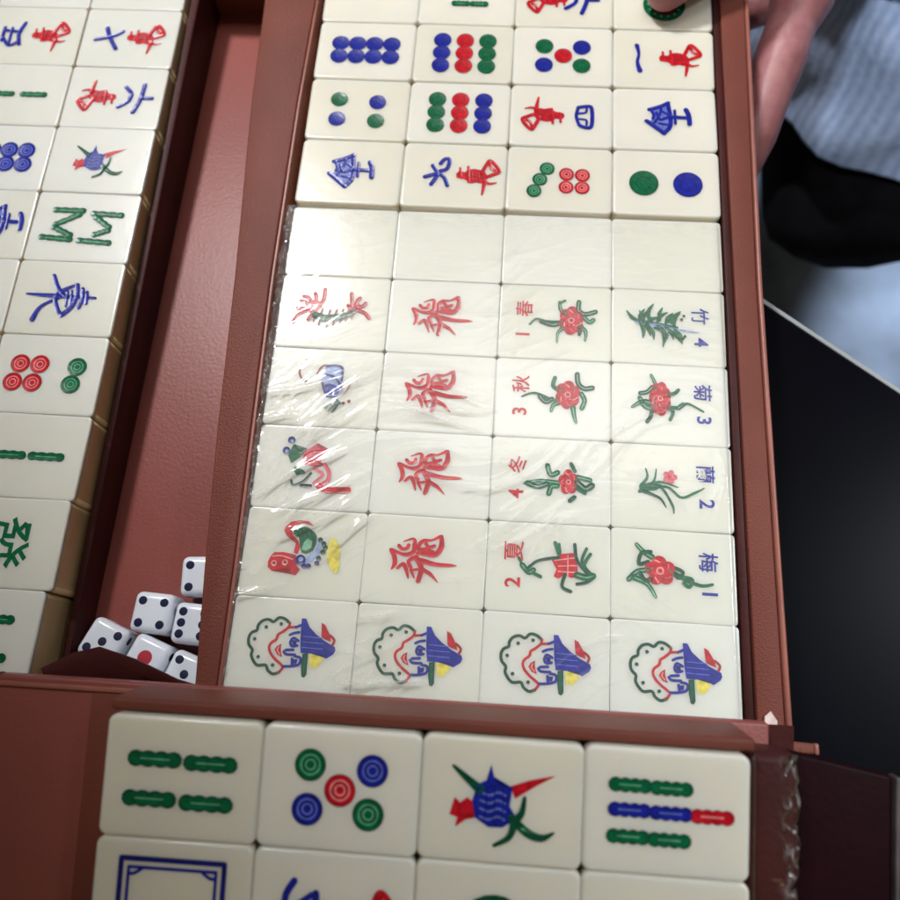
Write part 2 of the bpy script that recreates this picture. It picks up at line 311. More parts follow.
# ------------------------------------------------------------------ engraved marks (mm in tile face: x to the right, y away)
class Mark:
    def __init__(self, name): self.name = name; self.bm = bmesh.new(); self.mats = []; self.k = 0
    def mi(self, c):
        if c not in self.mats: self.mats.append(c)
        return self.mats.index(c)
    def z(self): self.k += 1; return 0.05 + 0.009 * self.k
    def ngon(self, pts, c):
        z = self.z(); vs = [self.bm.verts.new((x, y, z)) for x, y in pts]
        if sum(pts[i - 1][0] * pts[i][1] - pts[i][0] * pts[i - 1][1] for i in range(len(pts))) < 0: vs.reverse()
        f = self.bm.faces.new(vs); f.material_index = self.mi(c)
        bmesh.ops.triangulate(self.bm, faces=[f])
    def disc(self, x, y, r, c, n=24, ry=None): self.radial(x, y, r, [(1.0, c)], n, ry, 0.16)
    def radial(self, x, y, r, bands, n=28, ry=None, dish=0.42):
        """a shallow engraved bowl; bands: [(outer fraction, colour), ...] from the centre out"""
        z = self.z(); ry = ry or r; rr = [0.0]
        for f, c in bands:
            k = max(1, int((f - rr[-1]) / .22 + .5)); a0 = rr[-1]
            rr += [a0 + (f - a0) * (q + 1) / k for q in range(k)]
        cen = self.bm.verts.new((x, y, z)); prev = None
        for f in rr[1:]:
            c = next(cc for ff, cc in bands if f <= ff + 1e-6); mi = self.mi(c)
            ring = [self.bm.verts.new((x + r * f * math.cos(6.28319 * i / n), y + ry * f * math.sin(6.28319 * i / n), z + dish * f * f)) for i in range(n)]
            for i in range(n):
                a, b = ring[i], ring[(i + 1) % n]
                fc = self.bm.faces.new((cen, a, b) if prev is None else (prev[i], a, b, prev[(i + 1) % n])); fc.material_index = mi
            prev = ring
    def ring(self, x, y, r0, r1, c, n=24):
        z = self.z() + .05; mi = self.mi(c)
        A = [self.bm.verts.new((x + r0 * math.cos(2 * math.pi * i / n), y + r0 * math.sin(2 * math.pi * i / n), z)) for i in range(n)]
        B = [self.bm.verts.new((x + r1 * math.cos(2 * math.pi * i / n), y + r1 * math.sin(2 * math.pi * i / n), z)) for i in range(n)]
        for i in range(n):
            f = self.bm.faces.new((A[i], B[i], B[(i + 1) % n], A[(i + 1) % n])); f.material_index = mi
    def stroke(self, pts, w, c, smooth=True, core=None):
        """ribbon along pts; w a number or (start, end) or list"""
        n = len(pts)
        if isinstance(w, (int, float)): ws = [w] * n
        elif len(w) == n and n != 2: ws = list(w)
        else: ws = [w[0] + (w[-1] - w[0]) * i / (n - 1) for i in range(n)]
        P_, W = [], []
        if smooth and n > 2:
            for i in range(n - 1):
                p0 = pts[max(0, i - 1)]; p1 = pts[i]; p2 = pts[i + 1]; p3 = pts[min(n - 1, i + 2)]
                for s in range(5):
                    t = s / 5
                    P_.append(tuple(0.5 * ((2 * p1[k]) + (-p0[k] + p2[k]) * t + (2 * p0[k] - 5 * p1[k] + 4 * p2[k] - p3[k]) * t * t + (-p0[k] + 3 * p1[k] - 3 * p2[k] + p3[k]) * t ** 3) for k in (0, 1)))
                    W.append(ws[i] + (ws[i + 1] - ws[i]) * t)
            P_.append(tuple(pts[-1])); W.append(ws[-1])
        else: P_, W = [tuple(p) for p in pts], ws
        z = self.z(); mi = self.mi(c); Lf, Rt, Md = [], [], []; m = len(P_)
        for i in range(m):
            a = P_[max(0, i - 1)]; b = P_[min(m - 1, i + 1)]
            dx, dy = b[0] - a[0], b[1] - a[1]; l = math.hypot(dx, dy) or 1; nx, ny = -dy / l, dx / l; h = W[i] / 2
            g = z + min(.14, W[i] * .10); Md.append(self.bm.verts.new((P_[i][0], P_[i][1], z))); Lf.append(self.bm.verts.new((P_[i][0] + nx * h, P_[i][1] + ny * h, g))); Rt.append(self.bm.verts.new((P_[i][0] - nx * h, P_[i][1] - ny * h, g)))
        for i in range(m - 1):
            f = self.bm.faces.new((Rt[i], Rt[i + 1], Md[i + 1], Md[i])); f.material_index = mi
            f = self.bm.faces.new((Md[i], Md[i + 1], Lf[i + 1], Lf[i])); f.material_index = mi
        for e, L_, R2, s in ((0, Lf, Rt, -1), (m - 1, Rt, Lf, 1)):            # round caps
            a = P_[max(0, e - 1)]; b = P_[min(m - 1, e + 1)]; th = math.atan2(b[1] - a[1], b[0] - a[0]); h = W[e] / 2
            cv = [L_[e]]
            for q in range(1, 5):
                an = th + (math.pi / 2 + math.pi * q / 5 if s < 0 else -math.pi / 2 + math.pi * q / 5)
                cv.append(self.bm.verts.new((P_[e][0] + h * math.cos(an), P_[e][1] + h * math.sin(an), z + min(.14, W[e] * .10))))
            cv.append(R2[e])
            for q in range(5):
                f = self.bm.faces.new((Md[e], cv[q], cv[q + 1])); f.material_index = mi
        if core: self.stroke(pts, [x * 0.35 for x in ws], core, smooth)
    def text(self, body, x, y, size, c, rot=0, bold=0.03):
        cu = bpy.data.curves.new('lettering', 'FONT'); cu.body = body; cu.size = 1; cu.offset = bold; cu.resolution_u = 3
        o = bpy.data.objects.new('lettering', cu); me = bpy.data.meshes.new_from_object(o)
        xs = [v.co.x for v in me.vertices]; ys = [v.co.y for v in me.vertices]
        cx, cy = (min(xs) + max(xs)) / 2, (min(ys) + max(ys)) / 2; hh = max(max(ys) - min(ys), 0.01)
        z = self.z(); k = size / max(hh, (max(xs) - min(xs)) * 0.9); r = R_(rot); mi = self.mi(c)
        vs = []
        for v in me.vertices:
            px, py = (v.co.x - cx) * k, (v.co.y - cy) * k
            vs.append(self.bm.verts.new((x + px * math.cos(r) - py * math.sin(r), y + px * math.sin(r) + py * math.cos(r), z)))
        for p in me.polygons:
            try: f = self.bm.faces.new([vs[i] for i in p.vertices]); f.material_index = mi
            except ValueError: pass
        bpy.data.meshes.remove(me); bpy.data.objects.remove(o); bpy.data.curves.remove(cu)
    def build(self, parent, at=None):
        for f in self.bm.faces:
            f.normal_update()
            if f.normal.z < 0: f.normal_flip()
        me = bm_mesh(self.name, self.bm, True)
        o = link(self.name, me, [PAINT[c] for c in self.mats], parent); o.location = (0, 0, 0.022); return o
def tr(cx, cy, sx, sy): return lambda pts: [((x - cx) * sx, -(y - cy) * sy) for x, y in pts]
def flip(T): return lambda pts: [(-x, -y) for x, y in T(pts)]
GROOVE = {'r': 'w', 'b': 'v', 'g': 'q', 'G': 'q'}
DARK = {'r': 'R', 'b': 'B', 'g': 'G'}

def dots(root, spec, r, rings=False):
    for x, y, c in spec:
        m = Mark('dot'); g, k = GROOVE[c], DARK[c]
        if rings: m.radial(x, y, r, [(.26, c), (.36, g), (.56, c), (.66, g), (.90, c), (1.0, k)], dish=.16)
        else: m.radial(x, y, r, [(.46, c), (.55, k), (.92, c), (1.0, k)], dish=.16)
        m.build(root)
def stick(root, p, q, w, c, inset=.46):
    m = Mark('bamboo_stick'); n = 17; pts = []; ws = []; l_ = math.hypot(q[0] - p[0], q[1] - p[1]); k_ = (w * inset) / l_ if l_ > 3 * w else .12
    p, q = (p[0] + (q[0] - p[0]) * k_, p[1] + (q[1] - p[1]) * k_), (q[0] + (p[0] - q[0]) * k_, q[1] + (p[1] - q[1]) * k_)
    for i in range(n):
        t = i / (n - 1); pts.append((p[0] + (q[0] - p[0]) * t, p[1] + (q[1] - p[1]) * t)); ws.append(w * (0.80 + 0.24 * abs(math.cos(t * 3 * math.pi))))
    m.stroke(pts, ws, DARK[c], False); m.stroke(pts, [x * 0.78 for x in ws], c, False)
    a = 0.14; m.stroke([(p[0] + (q[0] - p[0]) * a, p[1] + (q[1] - p[1]) * a), (p[0] + (q[0] - p[0]) * (1 - a), p[1] + (q[1] - p[1]) * (1 - a))], w * 0.10, GROOVE[c], False)
    m.build(root)

TW = tr(600, 180, .0872, .098)
def wan(root, dx=0, dy=0, turned=False, k=1.0):
    m = Mark('suit_character'); T0 = tr(690, 180, .0872 * k, .098 * k)
    T = lambda p: [((-x if turned else x) + dx, (-y if turned else y) + dy) for x, y in T0(p)]
    m.ngon(T([(600, 172), (612, 158), (640, 162), (650, 150), (680, 145), (720, 152), (742, 178), (735, 203), (712, 212), (690, 208), (668, 214), (640, 196), (604, 190)]), 'r')
    m.stroke(T([(712, 165), (728, 130), (745, 105), (775, 130), (788, 155), (765, 168), (742, 178)]), 1.5, 'r')
    m.stroke(T([(742, 110), (752, 140), (770, 150)]), 1.3, 'r')
    m.stroke(T([(728, 200), (724, 235), (719, 264)]), (1.9, 0.7), 'r'); m.stroke(T([(730, 205), (750, 212), (778, 206)]), (1.5, 0.6), 'r')
    m.stroke(T([(617, 145), (622, 190)]), 1.0, 'r'); m.stroke(T([(652, 138), (658, 208)]), 1.1, 'r')
    m.stroke(T([(640, 178), (720, 182)]), 0.5, 'R'); m.stroke(T([(670, 160), (674, 203)]), 0.45, 'R'); m.stroke(T([(700, 160), (703, 203)]), 0.45, 'R'); m.stroke(T([(745, 135), (760, 150)]), 0.4, 'w')
    m.build(root)
def nan(root, dx=0):
    m = Mark('wind_character'); T0 = tr(172, 168, .0872, .098); T = lambda p: [(x + dx, y) for x, y in T0(p)]
    m.ngon(T([(176, 95), (105, 126), (112, 165), (90, 182), (155, 230), (183, 200), (198, 155)]), 'v')
    for p, ww in (([(178, 88), (140, 108), (92, 124)], 1.6), ([(100, 122), (112, 150), (108, 166)], 1.3), ([(80, 180), (118, 208), (156, 238)], 1.8), ([(156, 236), (182, 205), (186, 160), (180, 120), (176, 90)], 1.7),
                  ([(124, 138), (140, 170), (176, 158)], 1.2), ([(146, 112), (138, 150), (112, 190)], 1.0), ([(150, 130), (182, 150)], 1.0), ([(135, 190), (178, 195)], 0.9),
                  ([(190, 158), (250, 160)], 1.6), ([(205, 126), (206, 190)], 1.2), ([(255, 122), (266, 150), (268, 190)], 2.0)):
        m.stroke(T(p), ww, 'b')
    m.build(root)
def num(root, strokes, T):
    m = Mark('number_character')
    for p, ww in strokes: m.stroke(T(p), ww, 'b')
    m.build(root)
TL = tr(630, 190, .083, .095)
SIX = [([(688, 430), (682, 505), (658, 575)], 1.9), ([(680, 500), (738, 500)], 1.7), ([(598, 445), (632, 478), (628, 500)], 1.6), ([(578, 550), (622, 520), (632, 490)], 1.7)]
FIVE = [([(104, 122), (86, 180), (100, 240)], 1.8), ([(6, 165), (92, 172)], 1.5), ([(8, 205), (50, 248), (92, 225)], 1.5), ([(44, 150), (46, 240)], 1.3), ([(4, 150), (6, 222)], 1.5)]
SEVEN = [([(505, 138), (530, 190), (572, 252)], 1.9), ([(455, 205), (520, 190), (562, 175), (590, 155)], 1.6)]
NINE = [([(505, 138), (528, 178), (505, 225)], 1.7), ([(474, 192), (530, 176), (560, 192), (576, 228)], 1.7), ([(538, 128), (556, 106), (576, 108), (570, 148), (540, 162)], 1.6)]
FOUR = [([(-2.5, 4.3), (-3.2, 0), (-2.0, -4.2)], 1.4), ([(-2.5, 4.3), (1.0, 5.0), (2.6, 4.4), (3.0, 0), (2.6, -4.6), (0.5, -5.2), (-2.0, -4.2)], 1.6), ([(-2.4, 1.4), (0.4, 2.0), (0.8, 3.9)], 1.0), ([(-2.4, -1.2), (0.6, -1.6), (0.8, -3.9)], 1.0)]

def bird(root, s=1.0, dx=0, dy=0):
    m = Mark('bird'); T0 = tr(191, 485, .0686 * s, .0633 * s); T = lambda p: [(x + dx, y + dy) for x, y in T0(p)]
    m.stroke(T([(15, 365), (60, 402), (112, 445)]), (0.7 * s, 2.4 * s), 'G')
    m.ngon(T([(10, 545), (25, 480), (45, 500), (70, 478), (100, 500), (108, 550), (70, 560), (32, 590), (38, 555)]), 'r')
    m.stroke(T([(40, 505), (48, 545), (90, 540)]), .5 * s, 'R')
    m.ngon(T([(222, 425), (290, 398), (382, 374), (312, 418), (240, 470)]), 'r')
    m.ngon(T([(150, 348), (135, 410), (102, 428), (88, 490), (100, 550), (150, 582), (200, 580), (228, 560), (242, 530), (222, 500), (230, 430), (182, 430), (162, 395)]), 'b')
    for y in (455, 485, 515, 545): m.stroke(T([(118, y), (150, y + 9), (180, y - 4), (206, y + 6)]), .45 * s, 'v')
    for x in (135, 165, 195): m.stroke(T([(x, 430), (x + 4, 500), (x - 2, 565)]), .35 * s, 'B')
    m.stroke(T([(274, 464), (266, 520), (242, 552)]), (0.9 * s, 2.2 * s), 'G')
    m.stroke(T([(232, 542), (290, 592), (340, 606), (382, 584)]), [2.0 * s, 2.0 * s, 1.7 * s, 0.5 * s], 'G'); m.stroke(T([(242, 555), (225, 612), (174, 646)]), (2.0 * s, 0.9 * s), 'G')
    m.stroke(T([(270, 578), (330, 596)]), .5 * s, 'q')
    m.build(root)

def clown(root):
    T = tr(430, 329, .0387, .0375)
    m = Mark('curly_collar')
    m.stroke(T([(395, 150), (350, 116), (300, 110), (260, 146), (215, 130), (165, 145), (135, 185), (130, 225), (90, 247), (72, 290), (80, 345), (115, 387), (112, 430), (135, 475), (175, 510), (240, 505), (265, 545), (310, 572), (355, 555)]), 0.95, 'G')
    for x, y in ((325, 160), (205, 193), (122, 298), (172, 442), (298, 500)): m.disc(*T([(x, y)])[0], 0.58, 'G', 14)
    m.build(root)
    m = Mark('face')
    m.stroke(T([(395, 150), (388, 185), (345, 225), (310, 250), (300, 290), (262, 322), (250, 360), (268, 405), (310, 450), (360, 488), (382, 515), (350, 562)]), 0.85, 'r'); m.stroke(T([(388, 185), (455, 178)]), 0.8, 'r')
    m.ngon(T([(348, 322), (312, 345), (296, 375), (325, 415), (367, 432), (352, 390), (347, 360)]), 'r'); m.stroke(T([(330, 350), (322, 378), (345, 408)]), .4, 'w')
    for p in ([(408, 246), (440, 230), (482, 220)], [(450, 180), (492, 160)], [(375, 385), (398, 406), (470, 406)], [(390, 372), (452, 366)], [(385, 505), (450, 500), (512, 480), (518, 430), (470, 418)], [(450, 440), (456, 492)], [(484, 290), (440, 270), (420, 310), (440, 338), (480, 330)]):
        m.stroke(T(p), 0.85, 'b')
    m.ngon(T([(430, 285), (472, 290), (470, 325), (440, 325)]), 'B'); m.ngon(T([(458, 442), (496, 440), (490, 478), (462, 482)]), 'b')
    m.build(root)
    m = Mark('hat')
    m.ngon(T([(590, 386), (700, 384), (716, 405), (690, 450), (650, 502), (600, 490)]), 'y')
    m.ngon(T([(530, 392), (576, 388), (582, 560), (566, 586), (542, 576), (530, 500)]), 'G'); m.ngon(T([(543, 400), (563, 400), (566, 545), (548, 550)]), 'g')
    m.ngon(T([(658, 128), (690, 145), (740, 230), (752, 282), (700, 265), (668, 240)]), 'r'); m.stroke(T([(740, 230), (778, 266), (768, 306)]), 0.8, 'R')
    m.ngon(T([(490, 103), (527, 103), (562, 170), (622, 225), (702, 280), (787, 320), (797, 350), (782, 382), (727, 422), (703, 412), (715, 390), (600, 387), (513, 387), (500, 300), (493, 180)]), 'b')
    for y in (250, 295, 340): m.stroke(T([(520, y), (600, y + 3), (690, y + 5)]), 0.22, 'v')
    m.build(root)

def fei(root):
    T = tr(405, 350, .035, .034); m = Mark('wild_character')
    m.stroke(T([(85, 268), (122, 335), (130, 400), (105, 452)]), [1.3, 1.6, 1.5, .5], 'r'); m.stroke(T([(92, 262), (180, 300), (250, 303), (296, 270), (302, 215), (288, 148), (195, 180)]), [.9, 1.1, 1.5, 1.6, 1.6, .9, .4], 'r')
    m.stroke(T([(155, 222), (188, 252), (230, 245), (246, 212)]), 1.2, 'r')
    m.stroke(T([(350, 265), (342, 205), (385, 162), (460, 150), (532, 112)]), [1.2, 1.3, 1.4, .7, 1.2], 'r'); m.stroke(T([(545, 110), (552, 200), (522, 268), (480, 295), (400, 290), (330, 285)]), [1.3, 1.8, 1.8, 1.5, 1.2, .9], 'r')
    m.stroke(T([(395, 165), (430, 218), (486, 205)]), 1.2, 'r'); m.ngon(T([(338, 235), (400, 222), (490, 250), (505, 285), (420, 298), (332, 292)]), 'r')
    m.stroke(T([(330, 345), (400, 360), (520, 382), (640, 382), (706, 382)]), [1.6, 1.8, 1.3, 1.1, .2], 'r'); m.stroke(T([(300, 332), (256, 372), (282, 425)]), 1.3, 'r')
    m.stroke(T([(325, 325), (380, 430), (360, 550)]), [1.7, 1.8, 1.5], 'r'); m.stroke(T([(395, 440), (470, 480), (542, 552)]), [1.5, 1.2, .3], 'r')
    m.stroke(T([(160, 440), (210, 398), (242, 450), (266, 528)]), [.9, 1.4, 1.3, .5], 'r'); m.stroke(T([(288, 452), (320, 522)]), (1.2, .5), 'r'); m.stroke(T([(290, 455), (345, 440)]), .9, 'r')
    m.stroke(T([(345, 350), (480, 374)]), .35, 'R'); m.stroke(T([(548, 140), (540, 230)]), .4, 'R')
    m.build(root)

def rooster(root):
    T = tr(402, 445, .031, .0302); m = Mark('rooster')
    m.ngon(T([(485, 140), (420, 90), (320, 84), (230, 108), (180, 165), (168, 210), (200, 262), (250, 302), (310, 342), (300, 450), (345, 460), (362, 370), (332, 310), (275, 262), (250, 205), (280, 142), (360, 116), (440, 132)]), 'r')
    m.ngon(T([(275, 180), (330, 148), (420, 158), (490, 200), (528, 250), (528, 340), (502, 412), (440, 452), (388, 442), (368, 400), (335, 275), (270, 240)]), 'g')
    m.ngon(T([(430, 280), (485, 310), (480, 380), (420, 420), (375, 405), (395, 330)]), 'm')
    for a_, b_ in (((300, 190), (330, 260)), ((350, 170), (370, 260)), ((400, 170), (420, 260)), ((460, 200), (480, 280)), ((500, 260), (500, 360))): m.stroke(T([a_, b_]), .5, 'G')
    m.ngon(T([(540, 260), (594, 340), (574, 440), (500, 530), (428, 572), (428, 510), (500, 445), (542, 350)]), 'c')
    for x, y in ((570, 290), (612, 330), (632, 370), (610, 420), (575, 490), (562, 545), (480, 582), (430, 585)): m.disc(*T([(x, y)])[0], .85, 'G' if y < 500 else 'B', 10)
    m.ngon(T([(68, 490), (100, 455), (200, 448), (330, 470), (345, 580), (394, 625), (352, 690), (308, 680), (280, 610), (200, 622), (100, 660), (48, 620), (42, 560)]), 'r')
    m.stroke(T([(80, 500), (180, 490), (300, 520)]), .4, 'w'); m.disc(*T([(110, 575)])[0], 1.0, 'w', 14); m.disc(*T([(225, 560)])[0], 1.0, 'w', 14); m.disc(*T([(110, 575)])[0], .5, 'R', 12); m.disc(*T([(225, 560)])[0], .5, 'R', 12)
    m.disc(*T([(385, 522)])[0], 1.7, 'B'); m.disc(*T([(388, 515)])[0], .8, 'c')
    m.ngon(T([(670, 280), (690, 262), (738, 282), (775, 330), (792, 370), (796, 480), (800, 610), (776, 640), (750, 635), (720, 590), (692, 560), (668, 490), (650, 420), (664, 350)]), 'y')
    m.build(root)
def cat(root):
    T = tr(420, 400, .0342, .0346); m = Mark('cat')
    m.disc(*T([(165, 130)])[0], 1.3, 'B', 16); m.disc(*T([(172, 140)])[0], .6, 'c', 12); m.disc(*T([(125, 240)])[0], 1.3, 'B', 16); m.disc(*T([(135, 245)])[0], .6, 'c', 12)
    m.ngon(T([(190, 170), (330, 210), (280, 300), (190, 372), (148, 290)]), 'g'); m.stroke(T([(200, 185), (260, 250), (320, 215)]), .7, 'G')
    m.ngon(T([(300, 250), (380, 190), (432, 148), (425, 198), (562, 213), (505, 280), (480, 340), (535, 372), (440, 402), (330, 372), (295, 310)]), 'p')
    m.stroke(T([(320, 290), (400, 240), (545, 222)]), .9, 'r'); m.stroke(T([(340, 350), (430, 345), (500, 365)]), .8, 'r'); m.stroke(T([(530, 370), (580, 450), (572, 530), (500, 575)]), 1.4, 'p')
    m.stroke(T([(430, 420), (520, 470), (440, 560)]), 1.0, 'p'); m.stroke(T([(490, 585), (560, 622), (680, 618), (788, 612)]), 2.1, 'r')
    m.ngon(T([(225, 400), (330, 435), (345, 470), (260, 492), (230, 450)]), 'g'); m.stroke(T([(402, 462), (330, 550), (240, 592), (215, 545)]), .8, 'G'); m.stroke(T([(320, 592), (412, 592)]), 1.2, 'k')
    m.build(root)
def mouse(root):
    T = tr(390, 430, .0315, .0335); m = Mark('mouse')
    m.stroke(T([(160, 130), (108, 200), (95, 290), (150, 362), (230, 375), (290, 310), (320, 225), (372, 180)]), .75, 'n')
    m.ngon(T([(388, 185), (470, 178), (562, 185), (575, 260), (580, 340), (602, 400), (600, 480), (545, 532), (440, 532), (388, 450), (358, 360), (372, 260)]), 'c')
    m.ngon(T([(385, 400), (450, 385), (520, 400), (585, 445), (560, 505), (430, 512)]), 'b'); m.stroke(T([(390, 190), (560, 192), (578, 340)]), .9, 'B'); m.stroke(T([(380, 290), (480, 305), (560, 380), (600, 470)]), .8, 'B'); m.stroke(T([(358, 360), (390, 450), (440, 532), (545, 535)]), .7, 'B')
    m.stroke(T([(480, 530), (485, 500)]), .7, 'B'); m.stroke(T([(602, 480), (640, 470), (682, 388)]), (.9, .5), 'n')
    for p in ([(560, 590), (440, 662)], [(570, 600), (470, 692)], [(582, 600), (520, 702)], [(550, 565), (600, 605)]): m.stroke(T(p), .75, 'G')
    m.disc(*T([(630, 600)])[0], .6, 'n', 10); m.disc(*T([(690, 575)])[0], .6, 'n', 10); m.build(root)
def centipede(root):
    T = tr(490, 350, .040, .0454); m = Mark('centipede')
    for p in ([(320, 320), (385, 250), (390, 150)], [(310, 300), (320, 230), (305, 190)], [(290, 290), (250, 230), (195, 222)], [(280, 300), (220, 270), (180, 262)], [(280, 320), (200, 330), (158, 330)], [(290, 345), (190, 375), (130, 462)], [(310, 360), (270, 425)],
              [(660, 300), (648, 240), (640, 180)], [(690, 290), (700, 240), (722, 218)], [(700, 300), (750, 290), (778, 262)], [(690, 325), (770, 345), (822, 392)], [(650, 320), (620, 290)]): m.stroke(T(p), 1.35, 'r')
    m.ngon(T([(232, 280), (330, 235), (382, 300), (330, 375), (275, 360), (240, 340)]), 'r'); m.ngon(T([(652, 270), (700, 258), (742, 280), (722, 330), (642, 345)]), 'p')
    m.stroke(T([(320, 380), (420, 408), (520, 398), (630, 368), (690, 335)]), [2.4, 2.9, 2.6, 2.0, 1.2], 'g')
    for x, y, dy in ((330, 380, 62), (380, 398, 70), (450, 408, 72), (510, 402, 66), (570, 388, 60), (620, 372, 52), (670, 350, 46)):
        m.stroke(T([(x, y + 18), (x - 6, y + dy)]), .7, 'n')
        if x > 360: m.stroke(T([(x, y - 18), (x + 12, y - dy)]), .7, 'n')
    m.build(root)

def leaf(m, x, y, L, ang, c='g', w=1.3):
    a = R_(ang); m.stroke([(x, y), (x + L * .5 * math.cos(a + .25), y + L * .5 * math.sin(a + .25)), (x + L * math.cos(a), y + L * math.sin(a))], [w * .5, w, w * .25], c)
def flower_tile(root, ch, dig, side, variant):
    """side -1: writing on the left (top of tile to the left); +1: writing on the right"""
    rng = random.Random(variant * 7 + (3 if side > 0 else 0)); c = 'r' if side < 0 else 'b'
    m = Mark('season_character'); m.text(ch, side * 11.2, 5.0, 6.2, c, 90 if side < 0 else -90, 0.012); m.build(root)
    m = Mark('numeral'); m.text(dig, side * 11.4, -5.2, 5.0, c, 90 if side < 0 else -90, 0.02); m.build(root)
    if ch == '竹':
        m = Mark('bamboo_plant'); m.stroke([(-11, 1.5), (-4, .5), (4, -.8), (10.4, -1.6)], (1.4, .6), 'c')
        m.stroke([(-11, 2.2), (-3, 1), (3, 0)], 1.0, 'g')
        for x, y, an in ((-9, 2, 60), (-9, 1, -60), (-4, 1.5, 50), (-4, .5, -55), (-1, 1, 60), (-1, 0, -60), (2, .5, 70), (2, -.5, -65), (-6, 2, 100), (-7, .6, 120), (-10, 1.8, 140), (0, 2, 40), (0, -2, -40), (-10, 1, 75), (-10, 1, -80), (-7, 2.5, 75), (-7, 0, -70), (-3, 2.4, 80), (-2.6, -1.2, -85), (1, 1.6, 55), (1.2, -1.6, -50), (-8, .8, 30), (-5, -.6, -30)): leaf(m, x, y, 5.2 + rng.random() * 1.5, an, 'g', 1.5)
        for x, y in ((4.6, 3.2), (5.4, 4.6), (5.0, -4.2), (5.6, -3.4)): m.disc(x, y, .55, 'G', 10)
        m.build(root); return
    if ch == '蘭':
        m = Mark('orchid'); 
        for p in ([(-10.5, -2), (-2, 0), (3, -3.4), (7.5, -1.6), (10.6, .2)], [(-10, -1), (-4, 0), (0, -6), (.5, -9)], [(-10, -.5), (-6, 1.5), (-5, 6)], [(-10, 0), (-8, 3), (-8.5, 6)], [(-10, -1), (-4, 1.5), (2, 0)], [(-9, -2), (-4, -4), (-2, -7)]): m.stroke(p, [1.3] + [.9] * (len(p) - 2) + [.4], 'g' if p[1][1] > -1 else 'G')
        m.ngon([(-10.8, 0), (-6, 1.6), (-3, .6), (-5, -1.4), (-10.4, -2)], 'g')
        m.build(root); m = Mark('flower_head')
        for q in range(5): m.disc(-.6 + 1.5 * math.cos(q * 1.257), 3.4 + 1.5 * math.sin(q * 1.257), 1.0, 'p', 12)
        m.disc(-.6, 3.4, .7, 'r', 12); m.build(root); return
    cx, cy, sx, sy, fl, leaves = TRACED[ch]
    T = tr(cx, cy, sx, sy); m = Mark('stem_and_leaves')
    for q, (p, ww) in enumerate(leaves):
        m.stroke(T(p), ww, 'G' if q % 3 == 1 else 'g')
        if max(ww if isinstance(ww, tuple) else (ww,)) > 1.5: m.stroke(T(p), .35, 'm')
    m.build(root); m = Mark('flower_head')
    if isinstance(fl, list):
        m.ngon(T(fl), 'r')
        for p in ([(250, 398), (315, 385)], [(262, 415), (318, 410)], [(262, 432), (316, 432)], [(290, 380), (290, 446)]): m.stroke(T(p), .4, 'w')
    else:
        (x, y), = T([fl[:2]]); rx, ry, n = fl[2] * sx, fl[3] * sy, fl[4]
        for q in range(n): m.disc(x + rx * .58 * math.cos(q * 6.283 / n + .4), y + ry * .58 * math.sin(q * 6.283 / n + .4), rx * .50, 'r', 16, ry * .46)
        m.disc(x, y, rx * .55, 'r', 16, ry * .55)
        for q in range(n):
            a = q * 6.283 / n + .4; m.stroke([(x + rx * (.35 + .5 * k) * math.cos(a + (k - .5) * .9), y + ry * (.35 + .5 * k) * math.sin(a + (k - .5) * .9)) for k in (0, .5, 1)], .45, 'w' if q % 2 else 'p')
            m.stroke([(x + rx * .95 * math.cos(a + k), y + ry * .92 * math.sin(a + k)) for k in (-.3, 0, .3)], .35, 'R')
        m.ring(x, y, rx * .16, rx * .28, 'w', 14)
    m.build(root)
